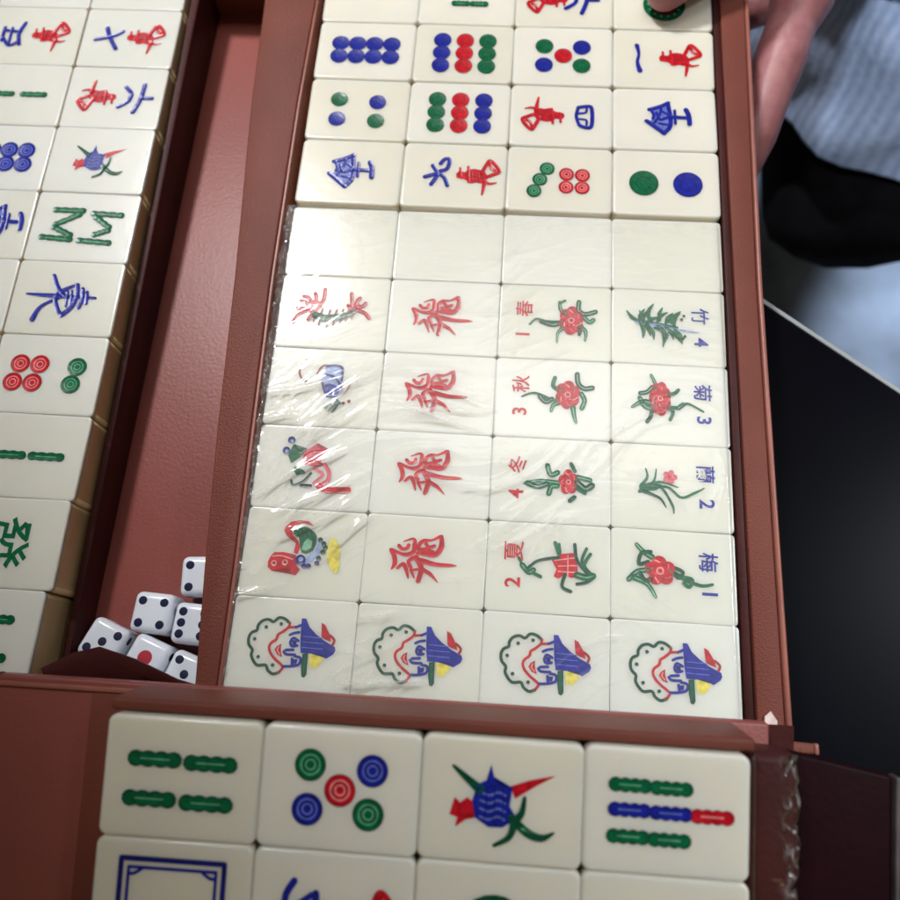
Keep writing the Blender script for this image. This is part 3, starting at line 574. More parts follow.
TRACED = {
 '春': (296, 441, .0937, .111, (357, 433, 46, 50, 6), [([(200, 452), (225, 432), (262, 440), (330, 440)], (.8, 1.3)), ([(245, 440), (285, 450), (312, 444)], 2.0), ([(312, 368), (316, 395), (336, 408)], (1.0, 1.9)), ([(332, 362), (312, 372)], .9), ([(385, 365), (384, 395), (410, 408), (448, 398)], 1.7), ([(405, 420), (425, 436), (440, 428)], 1.6), ([(390, 455), (412, 470), (410, 502)], (1.9, .8)), ([(398, 452), (388, 482)], 1.2), ([(326, 462), (308, 478), (305, 512)], (1.6, .6))]),
 '秋': (296, 710, .0937, .111, (350, 695, 44, 46, 6), [([(182, 708), (230, 694), (300, 716), (330, 706)], (.7, 1.4)), ([(248, 705), (270, 722), (292, 712)], 1.8), ([(290, 752), (298, 732), (318, 722)], (1.0, 2.0)), ([(302, 640), (296, 668), (322, 682)], 1.5), ([(384, 625), (388, 655), (410, 672), (440, 668)], 1.8), ([(400, 690), (412, 712), (402, 738)], 1.7), ([(370, 738), (374, 762), (382, 786)], (2.0, .9))]),
 '菊': (706, 727, .0937, .111, (670, 710, 38, 56, 7), [([(638, 632), (652, 660), (658, 690)], (1.0, 1.7)), ([(598, 695), (622, 690), (642, 672)], 1.6), ([(568, 742), (606, 722), (640, 728)], (1.0, 2.2)), ([(596, 712), (615, 738), (640, 745)], 1.7), ([(622, 788), (634, 772), (640, 750)], 1.4), ([(700, 695), (722, 690), (736, 678)], 1.3), ([(700, 738), (740, 736), (770, 722), (826, 746)], (1.5, .6)), ([(735, 738), (752, 726)], 1.6), ([(705, 778), (716, 752), (702, 742)], 1.2)]),
 '夏': (231, 423, .106, .103, [(240, 396), (270, 376), (316, 369), (322, 446), (300, 450), (282, 440), (262, 455), (248, 448), (256, 425)], [([(142, 396), (160, 428), (208, 452)], (.8, 1.2)), ([(165, 432), (200, 402), (262, 388)], 1.0), ([(152, 418), (172, 440), (186, 432)], 1.8), ([(318, 440), (345, 446), (366, 440)], 2.2), ([(310, 344), (318, 395), (350, 432)], 1.1), ([(346, 355), (332, 395), (345, 430)], 1.0), ([(358, 372), (340, 408), (362, 436)], 1.1), ([(318, 468), (345, 462), (366, 448)], 1.0), ([(250, 342), (262, 376)], 1.3), ([(262, 345), (266, 372)], .9), ([(282, 440), (274, 478), (300, 492)], 1.1)]),
 '冬': (237, 147, .106, .103, (293, 150, 30, 42, 5), [([(155, 162), (200, 150), (262, 154)], (.9, 1.6)), ([(165, 160), (195, 170), (225, 160)], 1.9), ([(226, 98), (236, 128), (258, 120)], 1.8), ([(232, 192), (240, 168), (258, 165)], 1.8), ([(320, 150), (345, 170), (366, 158)], 2.2), ([(322, 132), (360, 140)], 1.6), ([(300, 88), (312, 112)], 1.3), ([(298, 212), (312, 200)], 1.5), ([(318, 168), (345, 185)], 1.2)]),
 '梅': (616, 442, .106, .103, (576, 430, 44, 46, 5), [([(612, 430), (660, 456), (700, 468), (732, 462)], (1.5, .9)), ([(622, 418), (644, 430), (632, 448), (618, 438)], 1.2), ([(650, 445), (672, 452), (662, 474), (646, 464)], 1.2), ([(505, 350), (528, 374), (552, 388)], (1.2, 2.0)), ([(548, 372), (520, 378), (512, 412), (540, 404)], 1.3), ([(482, 462), (508, 436), (540, 430)], 1.7), ([(498, 455), (538, 474), (562, 512)], (2.0, 1.0)), ([(515, 440), (530, 462), (548, 458)], 1.4)]),
}

# ------------------------------------------------------------------ the tiles
BLK_C, BLK_L, BLK_F = 'tiles in the long centre compartment', 'tiles in the left tray', 'tiles in the front tray'
def tile(x, y, z, label, group, rot=None, jit=True, ys=1.0, tight=False):
    """x, y, z: centre of the face in mm"""
    r = rot or Euler((random.uniform(-.006, .006), random.uniform(-.006, .006), random.uniform(-.008, .008)) if jit else (0, 0, 0))
    base = Vector((x, y, z)) - (r.to_matrix() @ Vector((0, 0, 22)))
    t = empty('mahjong_tile', base * MM, r); tag(t, label, 'mahjong tile', group)
    a = bpy.data.objects.new('ivory_block', ME_IV2 if tight else ME_IV); COL.objects.link(a); a.parent = t
    b = bpy.data.objects.new('back_layer', ME_TAN2 if tight else ME_TAN); COL.objects.link(b); b.parent = t
    a.scale.y = b.scale.y = ys
    return t
PY = 29.44
def C(i, j, label): 
    return tile(20 + 40 * i + random.uniform(-.04, .04), PY * (j + .5) + (0.9 if j > 5 else 0), (1.2 if j > 5 else 0) + random.uniform(-.12, .12), label, BLK_C, tight=j < 6)
pos = ('below the rooster tile', 'below the lowest red-character tile', 'below the season tile numbered 2 in red', 'in the front right corner of the long compartment')
for i in range(4): clown(C(i, 0, 'clown face tile, ' + pos[i]))
rooster(C(0, 1, 'tile with a red, green and blue rooster under plastic film'))
cat(C(0, 2, 'tile with a pink and green cat with a red tail under plastic film'))
mouse(C(0, 3, 'tile with a blue-grey mouse with a curled tail under plastic film'))
centipede(C(0, 4, 'tile with a red and green centipede under plastic film'))
for j, nb in ((1, 'rooster'), (2, 'cat'), (3, 'mouse'), (4, 'centipede')): fei(C(1, j, 'tile with one red wild-card character beside the %s tile' % nb))
for j, ch, d, v in ((1, '夏', '2', 2), (2, '冬', '4', 4), (3, '秋', '3', 3), (4, '春', '1', 1)):
    flower_tile(C(2, j, 'season tile with a red flower and a red numeral ' + d + ' at its left'), ch, d, -1, v)
for j, ch, d, v, what in ((1, '梅', '1', 2, 'plum blossom'), (2, '蘭', '2', 5, 'thin-leaved orchid'), (3, '菊', '3', 3, 'chrysanthemum'), (4, '竹', '4', 4, 'green bamboo')):
    flower_tile(C(3, j, 'flower tile with a %s and a blue numeral %s at its right' % (what, d)), ch, d, 1, v)
for i, nb in enumerate(('the centipede tile', 'the topmost red-character tile', 'the season tile numbered 1 in red', 'the bamboo plant tile numbered 4 in blue')): C(i, 5, 'blank ivory tile under film, directly above ' + nb)
# unwrapped rows
nan(C(0, 6, 'tile with a blue wind character, leftmost in the row above the blanks'))
t = C(1, 6, 'tile with a blue nine character and a red character'); num(t, NINE, lambda p: [(x - 0.2, y) for x, y in tr(600, 180, .0872, .098)(p)]); wan(t, 8.5, 0)
t = C(2, 6, 'tile with seven dots, three green in a slant and four red')
dots(t, [(-9.4, -5.6, 'g'), (-7.4, -.4, 'g'), (-4.8, 4.6, 'g'), (2.6, 2.4, 'r'), (8.6, 2.2, 'r'), (2.6, -3.4, 'r'), (8.6, -3.4, 'r')], 2.85, True)
t = C(3, 6, 'tile with one large green dot and one large blue dot'); dots(t, [(-8.4, -.4, 'g'), (8.0, -.4, 'b')], 5.5)
t = C(0, 7, 'tile with four spaced dots, two green and two blue'); dots(t, [(-8.0, 4.6, 'g'), (-8.0, -4.8, 'b'), (7.4, 3.8, 'b'), (7.4, -5.2, 'g')], 3.4)
t = C(1, 7, 'tile with nine dots in green, red and blue columns from left to right')
dots(t, [(-9.0 + 9.2 * k, 6.2 - 6.2 * q, c) for k, c in enumerate('grb') for q in range(3)], 3.5)
t = C(2, 7, 'tile with a red character and a blue four character at its right'); wan(t, -6.6, .4, True); num(t, FOUR, lambda p: [(x + 9.0, y) for x, y in p])
nan(C(3, 7, 'tile with a blue wind character, at the right-hand wall'), 1.0)
t = C(0, 8, 'tile with eight blue dots in two rows of four'); dots(t, [(-10.6 + 7.0 * k, 3.4 - 6.6 * q, 'b') for k in range(4) for q in range(2)], 3.6)
t = C(1, 8, 'tile with nine dots in blue, red and green columns from left to right')
dots(t, [(-9.0 + 9.2 * k, 6.4 - 6.4 * q, c) for k, c in enumerate('brg') for q in range(3)], 3.6)
t = C(2, 8, 'tile with five dots, green and blue around a red centre, in the far rows')
dots(t, [(-7.6, 4.6, 'g'), (-7.6, -4.8, 'b'), (0, 0, 'r'), (7.4, 4.4, 'b'), (7.4, -4.8, 'g')], 3.6)
t = C(3, 8, 'tile with a single blue stroke and a red character'); num(t, [([(-10.6, 6.4), (-9.8, 2), (-10.4, -2), (-9.4, -6.2)], [2.0, 1.2, 1.4, 2.2])], lambda p: p); wan(t, 6.0, 0)
C(0, 9, 'ivory tile in the farthest row, at its left end, cut by the picture edge')
t = C(1, 9, 'tile with a long green bamboo stick in the farthest row'); stick(t, (-6, -3.6), (0.5, -3.6), 3.0, 'g'); stick(t, (1.5, -3.6), (8, -3.6), 3.0, 'g'); stick(t, (-6, 4), (0.5, 4), 3.0, 'g'); stick(t, (1.5, 4), (8, 4), 3.0, 'g')
t = C(2, 9, 'tile with a red character and a blue character in the farthest row'); wan(t, -6.4, .4, True); num(t, SIX, lambda p: [((x - 1.8), y) for x, y in tr(550, 500, .083, .095)(p)])
t = C(3, 9, 'tile with one big green and red ringed dot under the thumb')
m = Mark('dot'); m.disc(0.6, -1.6, 8.6, 'g'); m.ring(.6, -1.6, 7.0, 7.6, 'q'); m.disc(.6, -1.6, 5.2, 'R'); m.disc(.6, -1.6, 4.4, 'r')
for q in range(14): m.disc(.6 + 6.4 * math.cos(q * .4488), -1.6 + 6.4 * math.sin(q * .4488), .6, 'q', 8)
m.build(t)

# left tray
def Lt(k, c, label): return tile((-80, -120.6)[c] + random.uniform(-.12, .12) - (2.4 if k == 8 else .7 if k == 7 else 0), 255.3 - 30.5 * k, random.uniform(-.15, .15), label, BLK_L, ys=1.036, tight=True)
t = Lt(-1, 0, 'tile with a red character at the far end of the left tray'); wan(t, 8, 0)
Lt(-1, 1, 'ivory tile at the far left corner of the left tray')
t = Lt(0, 0, 'tile with a red character and a small crossed blue character, left tray'); num(t, SEVEN, lambda p: [(x + 0.2, y) for x, y in TL(p)]); wan(t, 6.4, 0, k=.95)
t = Lt(1, 0, 'tile with a blue six character to the right of a red one, left tray'); wan(t, -6.6, .4, True, .95); num(t, SIX, tr(550, 500, .083, .095))
bird(Lt(2, 0, 'bird tile in the left tray, blue body with red and green feathers'), .80, 0, 0)
t = Lt(3, 0, 'bamboo tile with eight green sticks zigzagging like a W and an M'); Z = tr(292, 108, .107, .115)
for p, q in (((178, 46), (282, 46)), ((272, 60), (190, 104)), ((186, 112), (256, 142)), ((150, 152), (258, 158)), ((318, 55), (424, 58)), ((330, 68), (388, 106)), ((392, 116), (334, 138)), ((288, 160), (400, 165))):
    p, q = Z([p, q]); stick(t, p, q, 2.5, 'g', .08)
t = Lt(4, 0, 'tile with a blue east-wind character, left tray'); Z = tr(238, 367, .107, .115); m = Mark('wind_character')
for p, ww in (([(100, 358), (200, 362), (345, 364)], [.7, 1.9, 1.0]), ([(182, 290), (205, 332), (240, 362)], [1.7, 1.9, 1.4]), ([(143, 448), (162, 402), (222, 366)], [2.2, 1.4, 1.1]), ([(272, 318), (232, 338), (205, 365), (222, 410), (240, 430)], [1.0, 1.6, 1.6, 1.7, 2.0]),
              ([(240, 430), (268, 400), (278, 360), (272, 320)], 1.8), ([(244, 345), (248, 398)], 1.0), ([(258, 342), (264, 394)], 1.0), ([(294, 334), (300, 366), (294, 400)], 1.6), ([(312, 345), (316, 384)], 1.4)): m.stroke(Z(p), ww, 'b')
m.build(t)
t = Lt(5, 0, 'tile with four red dots and two green dots, left tray'); dots(t, [(-10.4, 3.6, 'r'), (-3.2, 3.6, 'r'), (-11.6, -3.6, 'r'), (-4.4, -3.6, 'r'), (10.6, 3.2, 'g'), (9.6, -3.6, 'g')], 3.5, True)
t = Lt(6, 0, 'bamboo tile with two green sticks end to end, nearer half of the left tray'); stick(t, (-12.6, -.2), (-.2, -.2), 3.0, 'g'); stick(t, (.6, -.2), (13.4, -.2), 3.0, 'g')
t = Lt(7, 0, 'tile with a green character, left tray'); m = Mark('dragon_character'); m.text('發', .6, 0, 17, 'g', -90, 0.010); m.build(t)
t = Lt(8, 0, 'bamboo tile with green sticks in two rows at the near end of the left tray')
for y in (5.4, -6.6): stick(t, (-10.4, y), (-.2, y), 3.0, 'g'); stick(t, (1.6, y), (11.8, y), 3.0, 'g')
t = Lt(0, 1, 'tile with a blue five character and a red character, left tray'); num(t, FIVE, lambda p: [(x - 1.0, y) for x, y in tr(155, 190, .083, .095)(p)]); wan(t, 6.4, 0, k=.95)
t = Lt(1, 1, 'bamboo tile with two green sticks end to end, farther half of the left tray'); stick(t, (-11.6, 0), (-1, 0), 2.6, 'g'); stick(t, (1.2, 0), (12.6, 0), 2.6, 'g')
t = Lt(2, 1, 'tile with eight blue dots, outer column of the left tray'); dots(t, [(-10.6 + 7.0 * k, 3.4 - 6.6 * q, 'b') for k in range(4) for q in range(2)], 3.6, True)
nan(Lt(3, 1, 'tile with a blue character at the left picture edge'), 8.0)

Lt(4, 1, 'ivory tile at the left picture edge beside the east-wind tile')
Lt(5, 1, 'ivory tile at the left picture edge beside the six-dot tile')

# front tray
def Fr(i, j, label):
    p = F(20 + 40 * i, -PY * (j + .5), random.uniform(-.1, .1)); e = (FR @ Euler((random.uniform(-.006, .006), random.uniform(-.006, .006), random.uniform(-.008, .008))).to_matrix()).to_euler()
    return tile(p.x, p.y, p.z, label, BLK_F, e)
t = Fr(0, 0, 'bamboo tile with four green sticks in two rows, front tray')
for y in (4.4, -5.2): stick(t, (-13.8 + (0 if y > 0 else -.6), y), (-.2 - (0 if y > 0 else .6), y), 3.9, 'g'); stick(t, (.5 - (0 if y > 0 else .4), y - .3), (14.0 - (0 if y > 0 else .4), y - .3), 3.9, 'g')
t = Fr(1, 0, 'tile with five ringed dots, green and blue around a red centre, front tray')
dots(t, [(-7.6, 5.6, 'g'), (8.0, 5.2, 'b'), (.2, 0, 'r'), (-7.6, -5.0, 'b'), (7.6, -5.2, 'g')], 3.9, True)
bird(Fr(2, 0, 'bird tile in the front tray, blue body with a red beak and dark green tail'))
t = Fr(3, 0, 'bamboo tile with green, blue and one red stick, front tray')
for y, cs in ((6.0, 'gg'), (.2, 'bbr'), (-6.0, 'gg')):
    for k, c in enumerate(cs): stick(t, (-13.6 + 9.9 * k - (0.2 if y < 0 else 0), y - .15 * k), (-4.2 + 9.9 * k - (0.2 if y < 0 else 0), y - .15 * k), 3.4, c)
t = Fr(0, 1, 'tile with a blue double rectangular frame, front tray'); m = Mark('frame')
for k, s in ((0, 1.0), (1, .80)):
    for p in (((-13, 10), (13, 10)), ((13, 10), (13, -10)), ((13, -10), (-13, -10)), ((-13, -10), (-13, 10))):
        dx = 0 if k == 0 else 2.0; f = lambda q: (q[0] - math.copysign(dx, q[0]), q[1] - math.copysign(dx, q[1]))
        m.stroke([f(p[0]), f(p[1])], 1.3 if k == 0 else .8, 'B' if k == 0 else 'b', False)
for sx in (-1, 1):
    for sy in (-1, 1): m.stroke([(sx * 10.8, sy * 6.4), (sx * 9.4, sy * 6.6), (sx * 7.6, sy * 7.8)], .8, 'b')
m.build(t)
t = Fr(1, 1, 'tile with a blue character and a red character, front tray'); num(t, [([(-9.5, 7.6), (-11.5, 3), (-9, -5)], 1.7), ([(-5, 4.6), (-9, 2), (-13, 2)], 1.5), ([(-4, 5), (-3.4, -4)], 1.8)], lambda p: p); wan(t, 7.0, -1.0)
t = Fr(2, 1, 'tile with one large green ringed dot, front tray'); m = Mark('dot'); m.disc(-.5, -1.5, 9.4, 'G'); m.ring(-.5, -1.5, 7.4, 8.0, 'q'); m.disc(-.5, -1.5, 4.2, 'r'); m.build(t)
Fr(3, 1, 'ivory tile at the right of the front tray, cut by the picture edge')

# ------------------------------------------------------------------ film wraps
def film(name, nx, ny, fn, m):
    bm = bmesh.new(); P4 = [[fn(a / nx, b / ny) for b in range(ny + 1)] for a in range(nx + 1)]
    g = [[bm.verts.new(p[:3]) for p in row] for row in P4]
    for a in range(nx):
        for b in range(ny): bm.faces.new((g[a][b], g[a + 1][b], g[a + 1][b + 1], g[a][b + 1]))
    me = bm_mesh(name, bm, True); at = me.attributes.new('crease_glint', 'FLOAT', 'POINT')
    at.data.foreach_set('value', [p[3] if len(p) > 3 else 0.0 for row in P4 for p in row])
    return link(name, me, m)
def ridge(x, y, f, ang):
    ca, sa = math.cos(ang), math.sin(ang); q = Vector(((x * ca + y * sa) * f * .22, (-x * sa + y * ca) * f, 3.1))
    return 1 - abs(noise.noise(q)) * 2
def hot(x, y):
    return max(0, min(1, noise.noise(Vector((x * .03, y * .045, 9))) * 1.6 + .05 + .45 * math.exp(-((y - 78) / 40) ** 2) + .45 * math.exp(-((x - 12) / 24) ** 2))) * (1 - .60 * max(0, min(1, (x - 55) / 50))) * (1 - .75 * max(0, min(1, (y - 135) / 25)))
def folds(x, y):
    ang = .30 + .5 * noise.noise(Vector((x * .012, y * .012, 33)))
    return max(0, ridge(x, y, .10, ang)), max(0, ridge(x, y, .24, ang + .2)), max(0, ridge(x, y, .5, ang - .3))
def wrapfn(a, b):
    x = -4.6 + a * 164.8; y = -1.2 + b * 178.6
    amp = hot(x, y); f1, f2, f3 = folds(x, y)
    z = 0.60 + amp * (.62 * f1 ** 3 + .20 * f2 ** 3) + .06 * noise.noise(Vector((x * .05, y * .05, 3)))
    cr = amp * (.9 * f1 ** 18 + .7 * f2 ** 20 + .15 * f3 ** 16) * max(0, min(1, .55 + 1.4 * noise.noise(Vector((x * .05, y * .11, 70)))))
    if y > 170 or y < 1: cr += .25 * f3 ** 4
    if x < 1.6:
        t = (1.6 - x) / 6.2; n1 = noise.noise(Vector((x * .9, y * .25, 2))); n2 = noise.noise(Vector((x * 1.7, y * .6, 5)))
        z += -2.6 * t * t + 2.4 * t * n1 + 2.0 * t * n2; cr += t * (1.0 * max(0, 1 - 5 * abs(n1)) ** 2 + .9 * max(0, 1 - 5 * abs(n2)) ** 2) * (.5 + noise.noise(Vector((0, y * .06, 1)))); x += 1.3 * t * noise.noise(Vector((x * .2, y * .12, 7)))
    if x > 158.2: z -= (x - 158.2) ** 2 * 0.7
    if y < 1.4: z -= (1.4 - y) ** 2 * .5
    if y > 174: z -= (y - 174) ** 2 * .05
    return (x, y, z, min(1, max(0, cr)))
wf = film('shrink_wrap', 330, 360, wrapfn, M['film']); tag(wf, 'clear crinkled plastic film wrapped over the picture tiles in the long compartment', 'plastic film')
def wrap2(a, b):
    x = 160.8 + a * 18.5; y = -1.0 - b * 100
    z = -9.0 + 1.0 * math.sin(a * math.pi) - 12 * max(0, a - .72) ** 1.0 / .28 + (1.3 * noise.noise(Vector((x * .22, y * .13, 1))) + 1.1 * noise.noise(Vector((x * .6, y * .35, 4)))) * (0.15 + 1.2 * math.exp(-((a - .66) / .16) ** 2))
    if a < .15: z += (0.15 - a) / .15 * 6
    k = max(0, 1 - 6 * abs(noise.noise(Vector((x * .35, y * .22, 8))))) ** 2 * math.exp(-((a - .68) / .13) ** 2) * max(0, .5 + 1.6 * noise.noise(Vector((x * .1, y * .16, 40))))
    return tuple(F(x, y, z + .9)) + (min(1, k),)
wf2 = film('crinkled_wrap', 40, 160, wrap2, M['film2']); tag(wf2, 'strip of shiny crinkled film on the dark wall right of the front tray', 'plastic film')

# ------------------------------------------------------------------ dice
PIPS = {1: [(0, 0)], 2: [(-.5, -.5), (.5, .5)], 3: [(-.5, -.5), (0, 0), (.5, .5)], 4: [(-.5, -.5), (.5, .5), (-.5, .5), (.5, -.5)], 5: [(-.5, -.5), (.5, .5), (-.5, .5), (.5, -.5), (0, 0)], 6: [(-.5, -.5), (-.5, 0), (-.5, .5), (.5, -.5), (.5, 0), (.5, .5)]}
DS = 13.7
dbm = box_bm(-DS / 2, DS / 2, -DS / 2, DS / 2, 0, DS, 2.3, 5)
bmesh.ops.inset_individual(dbm, faces=[f for f in dbm.faces if f.calc_area() > 40], thickness=.4)
ME_DIE = bm_mesh('die_body', dbm, True); ME_DIE.materials.append(M['die'])
FACES = [((0, 0, 1), (1, 0, 0), (0, 1, 0)), ((0, 0, -1), (1, 0, 0), (0, -1, 0)), ((1, 0, 0), (0, 1, 0), (0, 0, 1)), ((-1, 0, 0), (0, -1, 0), (0, 0, 1)), ((0, 1, 0), (-1, 0, 0), (0, 0, 1)), ((0, -1, 0), (1, 0, 0), (0, 0, 1))]
def die(x, y, z, rz, topn, label, tilt=(0, 0), flipx=False):
    t = empty('die', (x * MM, y * MM, z * MM), (tilt[0], tilt[1], R_(rz))); tag(t, label, 'die', 'white dice in the channel')
    b = bpy.data.objects.new('die_body', ME_DIE); COL.objects.link(b); b.parent = t
    order = {1: [1, 6, 2, 5, 3, 4], 2: [2, 5, 6, 1, 3, 4], 4: [4, 3, 1, 6, 2, 5], 3: [3, 4, 2, 5, 1, 6], 6: [6, 1, 2, 5, 4, 3]}[topn]
    for (n, ux, uy), k in zip(FACES, order):
        n, ux, uy = Vector(n), Vector(ux), Vector(uy); c = Vector((0, 0, DS / 2)) + n * (DS / 2 + .03)
        for px, py in PIPS[k]:
            if flipx: px = -px
            bm = bmesh.new(); r = 2.5 if k == 1 else 1.45; cc = c + ux * px * 7.4 + uy * py * 7.4
            ce = bm.verts.new(cc - n * .02 + n * .12); ring = [bm.verts.new(cc + (ux * math.cos(q * .349) + uy * math.sin(q * .349)) * r) for q in range(18)]
            for q in range(18): bm.faces.new((ce, ring[q], ring[(q + 1) % 18]))
            link('pip', bm_mesh('pip', bm, True), M['pip_red'] if k == 1 else M['pip_blue'], t)
Z0 = -25.95
die(-31.8, 23.4, Z0, -3, 4, 'white die showing four dark pips, left of the divider wall', (.02, .01))
die(-47.2, 12.2, Z0, -22, 3, 'white die half hidden behind the torn dark flap, leftmost of the pile', (-.05, .04))
die(-31.0, 7.4, Z0, -20, 1, 'white die showing one red pip', (-.06, -.03))
die(-17.0, 20.6, Z0, -3, 6, 'white die half hidden by the divider wall, right of the four-pip die', (.02, -.02))
die(-17.8, 37.2, Z0, 4, 4, 'white die farthest up the channel against the divider wall', (.06, .05))
die(-17.0, 3.2, Z0, -18, 3, 'white die in the near corner beside the red-pip die', (-.05, -.02), True)

# ------------------------------------------------------------------ the person holding the case
per = empty('person', (0.42, 0.62, -0.780)); tag(per, 'person in a blue-grey knit sweatshirt and black trousers gripping the case wall', 'person')
def skin_mesh(name, nodes, edges, levels=2):
    """nodes: {key: (x,y,z,r)}; metres"""
    keys = list(nodes); me = bpy.data.meshes.new(name); me.from_pydata([nodes[k][:3] for k in keys], [(keys.index(a), keys.index(b)) for a, b in edges], [])
    o = bpy.data.objects.new(name, me); COL.objects.link(o)
    md = o.modifiers.new('skin', 'SKIN'); md.use_smooth_shade = True
    for i, k in enumerate(keys):
        r = nodes[k][3]; me.skin_vertices[0].data[i].radius = (r if isinstance(r, tuple) else (r, r))
    me.skin_vertices[0].data[0].use_root = True
    sd = o.modifiers.new('sub', 'SUBSURF'); sd.levels = levels; sd.render_levels = levels
    dg = bpy.context.evaluated_depsgraph_get(); m2 = bpy.data.meshes.new_from_object(o.evaluated_get(dg)); bpy.data.objects.remove(o); return m2
def capsules_mesh(name, caps, voxel, smooth=6):
    """caps: list of chains [(x,y,z,r),...] in mm, fused into one surface by voxel remesh"""
    bm = bmesh.new()
    for ch in caps:
        for a, b in zip(ch[:-1], ch[1:]):
            A, B = Vector(a[:3]), Vector(b[:3]); n = max(2, int((B - A).length / (min(a[3], b[3]) * .35)))
            for i in range(n + 1):
                t = i / n; r = a[3] + (b[3] - a[3]) * t
                bmesh.ops.create_icosphere(bm, subdivisions=2, radius=r, matrix=Matrix.Translation(A.lerp(B, t)))
    me = bpy.data.meshes.new(name); bmesh.ops.scale(bm, vec=(MM,) * 3, verts=bm.verts); bm.to_mesh(me); bm.free()
    o = bpy.data.objects.new(name, me); COL.objects.link(o)
    rm = o.modifiers.new('r', 'REMESH'); rm.mode = 'VOXEL'; rm.voxel_size = voxel * MM; rm.use_smooth_shade = True
    sm = o.modifiers.new('s', 'SMOOTH'); sm.factor = .5; sm.iterations = smooth
    dg = bpy.context.evaluated_depsgraph_get(); m2 = bpy.data.meshes.new_from_object(o.evaluated_get(dg)); bpy.data.objects.remove(o); return m2
hand = [
    [(232, 392, -8, 26), (226, 372, -10, 24), (219, 350, -14, 23)],
    [(226, 372, -2, 17), (215, 338, -8, 13.5), (204.0, 303, -15, 14.0), (199.5, 290, -18, 11.0), (195, 275, -21, 11.6), (190.5, 260, -24, 10.2), (185.5, 241, -29, 9.2), (180.5, 227, -33, 7.6)],
    [(227, 370, -14, 17), (217, 347, -28, 13), (207, 336, -44, 10.4), (192, 331, -49, 9.0), (176, 327, -46, 8.4), (166, 323, -42, 7.2)],
    [(228, 372, -24, 16), (220, 356, -42, 12), (208, 350, -54, 9.8), (192, 347, -52, 8.8), (178, 344, -46, 8.0), (168, 341, -42, 7)],
    [(230, 376, -30, 15), (224, 368, -50, 10.5), (211, 366, -58, 8.6), (197, 364, -54, 7.6), (185, 361, -46, 6.8), (178, 359, -41, 6.2)],
    [(224, 372, 0, 18), (207, 346, 14, 14), (186, 318, 20, 11.5), (166, 300, 18, 10.2), (150, 286, 13, 9.8), (139.5, 277.5, 9.6, 8.2)],
]
me_hand = capsules_mesh('hand', hand, 1.3, 8)
head = Vector((0.36, 0.50, 0.44))
N = {'pel': (.46, .73, -.25, (.15, .12)), 'bel': (.44, .66, -.08, (.135, .105)), 'che': (.41, .58, .10, (.15, .11)), 'nec': (.39, .545, .255, (.055, .055)), 'hd': (.375, .52, .33, (.07, .075)), 'hd2': (.362, .505, .40, (.078, .09)), 'hd3': (.362, .51, .46, (.07, .08)),
     'lsh': (.57, .53, .17, .055), 'lel': (.68, .42, -.04, .042), 'lwr': (.60, .30, -.16, .030), 'lhd': (.56, .25, -.185, (.038, .018)), 'lf': (.53, .205, -.19, (.034, .014)),
     'rsh': (.25, .62, .17, .055), 'rel': (.285, .58, -.06, .042), 'rwr': (.234, .396, -.009, .027),
     'lhip': (.55, .70, -.27, .09), 'lkn': (.500, .275, -.225, .062), 'lan': (.68, .84, -.52, .04), 'lft': (.70, .90, -.60, .036),
     'rhip': (.40, .73, -.27, .09), 'rkn': (.328, .312, -.215, .062), 'ran': (.54, .86, -.52, .04), 'rft': (.56, .92, -.60, .036)}
Ed = [('pel', 'bel'), ('bel', 'che'), ('che', 'nec'), ('nec', 'hd'), ('hd', 'hd2'), ('hd2', 'hd3'), ('che', 'lsh'), ('lsh', 'lel'), ('lel', 'lwr'), ('lwr', 'lhd'), ('lhd', 'lf'), ('che', 'rsh'), ('rsh', 'rel'), ('rel', 'rwr'),
      ('pel', 'lhip'), ('lhip', 'lkn'), ('lkn', 'lan'), ('lan', 'lft'), ('pel', 'rhip'), ('rhip', 'rkn'), ('rkn', 'ran'), ('ran', 'rft')]
me_body = skin_mesh('body', N, Ed, 2)
bm = bmesh.new(); bm.from_mesh(me_body); bm.from_mesh(me_hand); bpy.data.meshes.remove(me_body)
# face: nose, ears and eye hollows pressed into the one surface
fd = Vector((-0.35, -0.88, -0.25)).normalized(); sd_ = fd.cross(Vector((0, 0, 1))).normalized()
hc = Vector((0.362, 0.505, 0.395))
for v in bm.verts:
    d = v.co - hc
    if d.length < .2 and v.co.z > .3:
        f_, s_, h_ = d.dot(fd), d.dot(sd_), d.z
        if f_ > 0:
            v.co += fd * (.022 * math.exp(-(s_ / .014) ** 2 - ((h_ + .01) / .022) ** 2) - .010 * (math.exp(-((s_ - .032) / .014) ** 2 - ((h_ - .02) / .012) ** 2) + math.exp(-((s_ + .032) / .014) ** 2 - ((h_ - .02) / .012) ** 2)) + .006 * math.exp(-(s_ / .024) ** 2 - ((h_ + .045) / .008) ** 2))
        v.co += sd_ * math.copysign(.012 * math.exp(-((abs(s_) - .075) / .02) ** 2 - (f_ / .016) ** 2 - (h_ / .025) ** 2), s_)
me_b = bpy.data.meshes.new('body'); bm.to_mesh(me_b); bm.free()
for p in me_b.polygons: p.use_smooth = True
IL = -per.location
link('body', me_b, M['skin'], per, loc=IL)
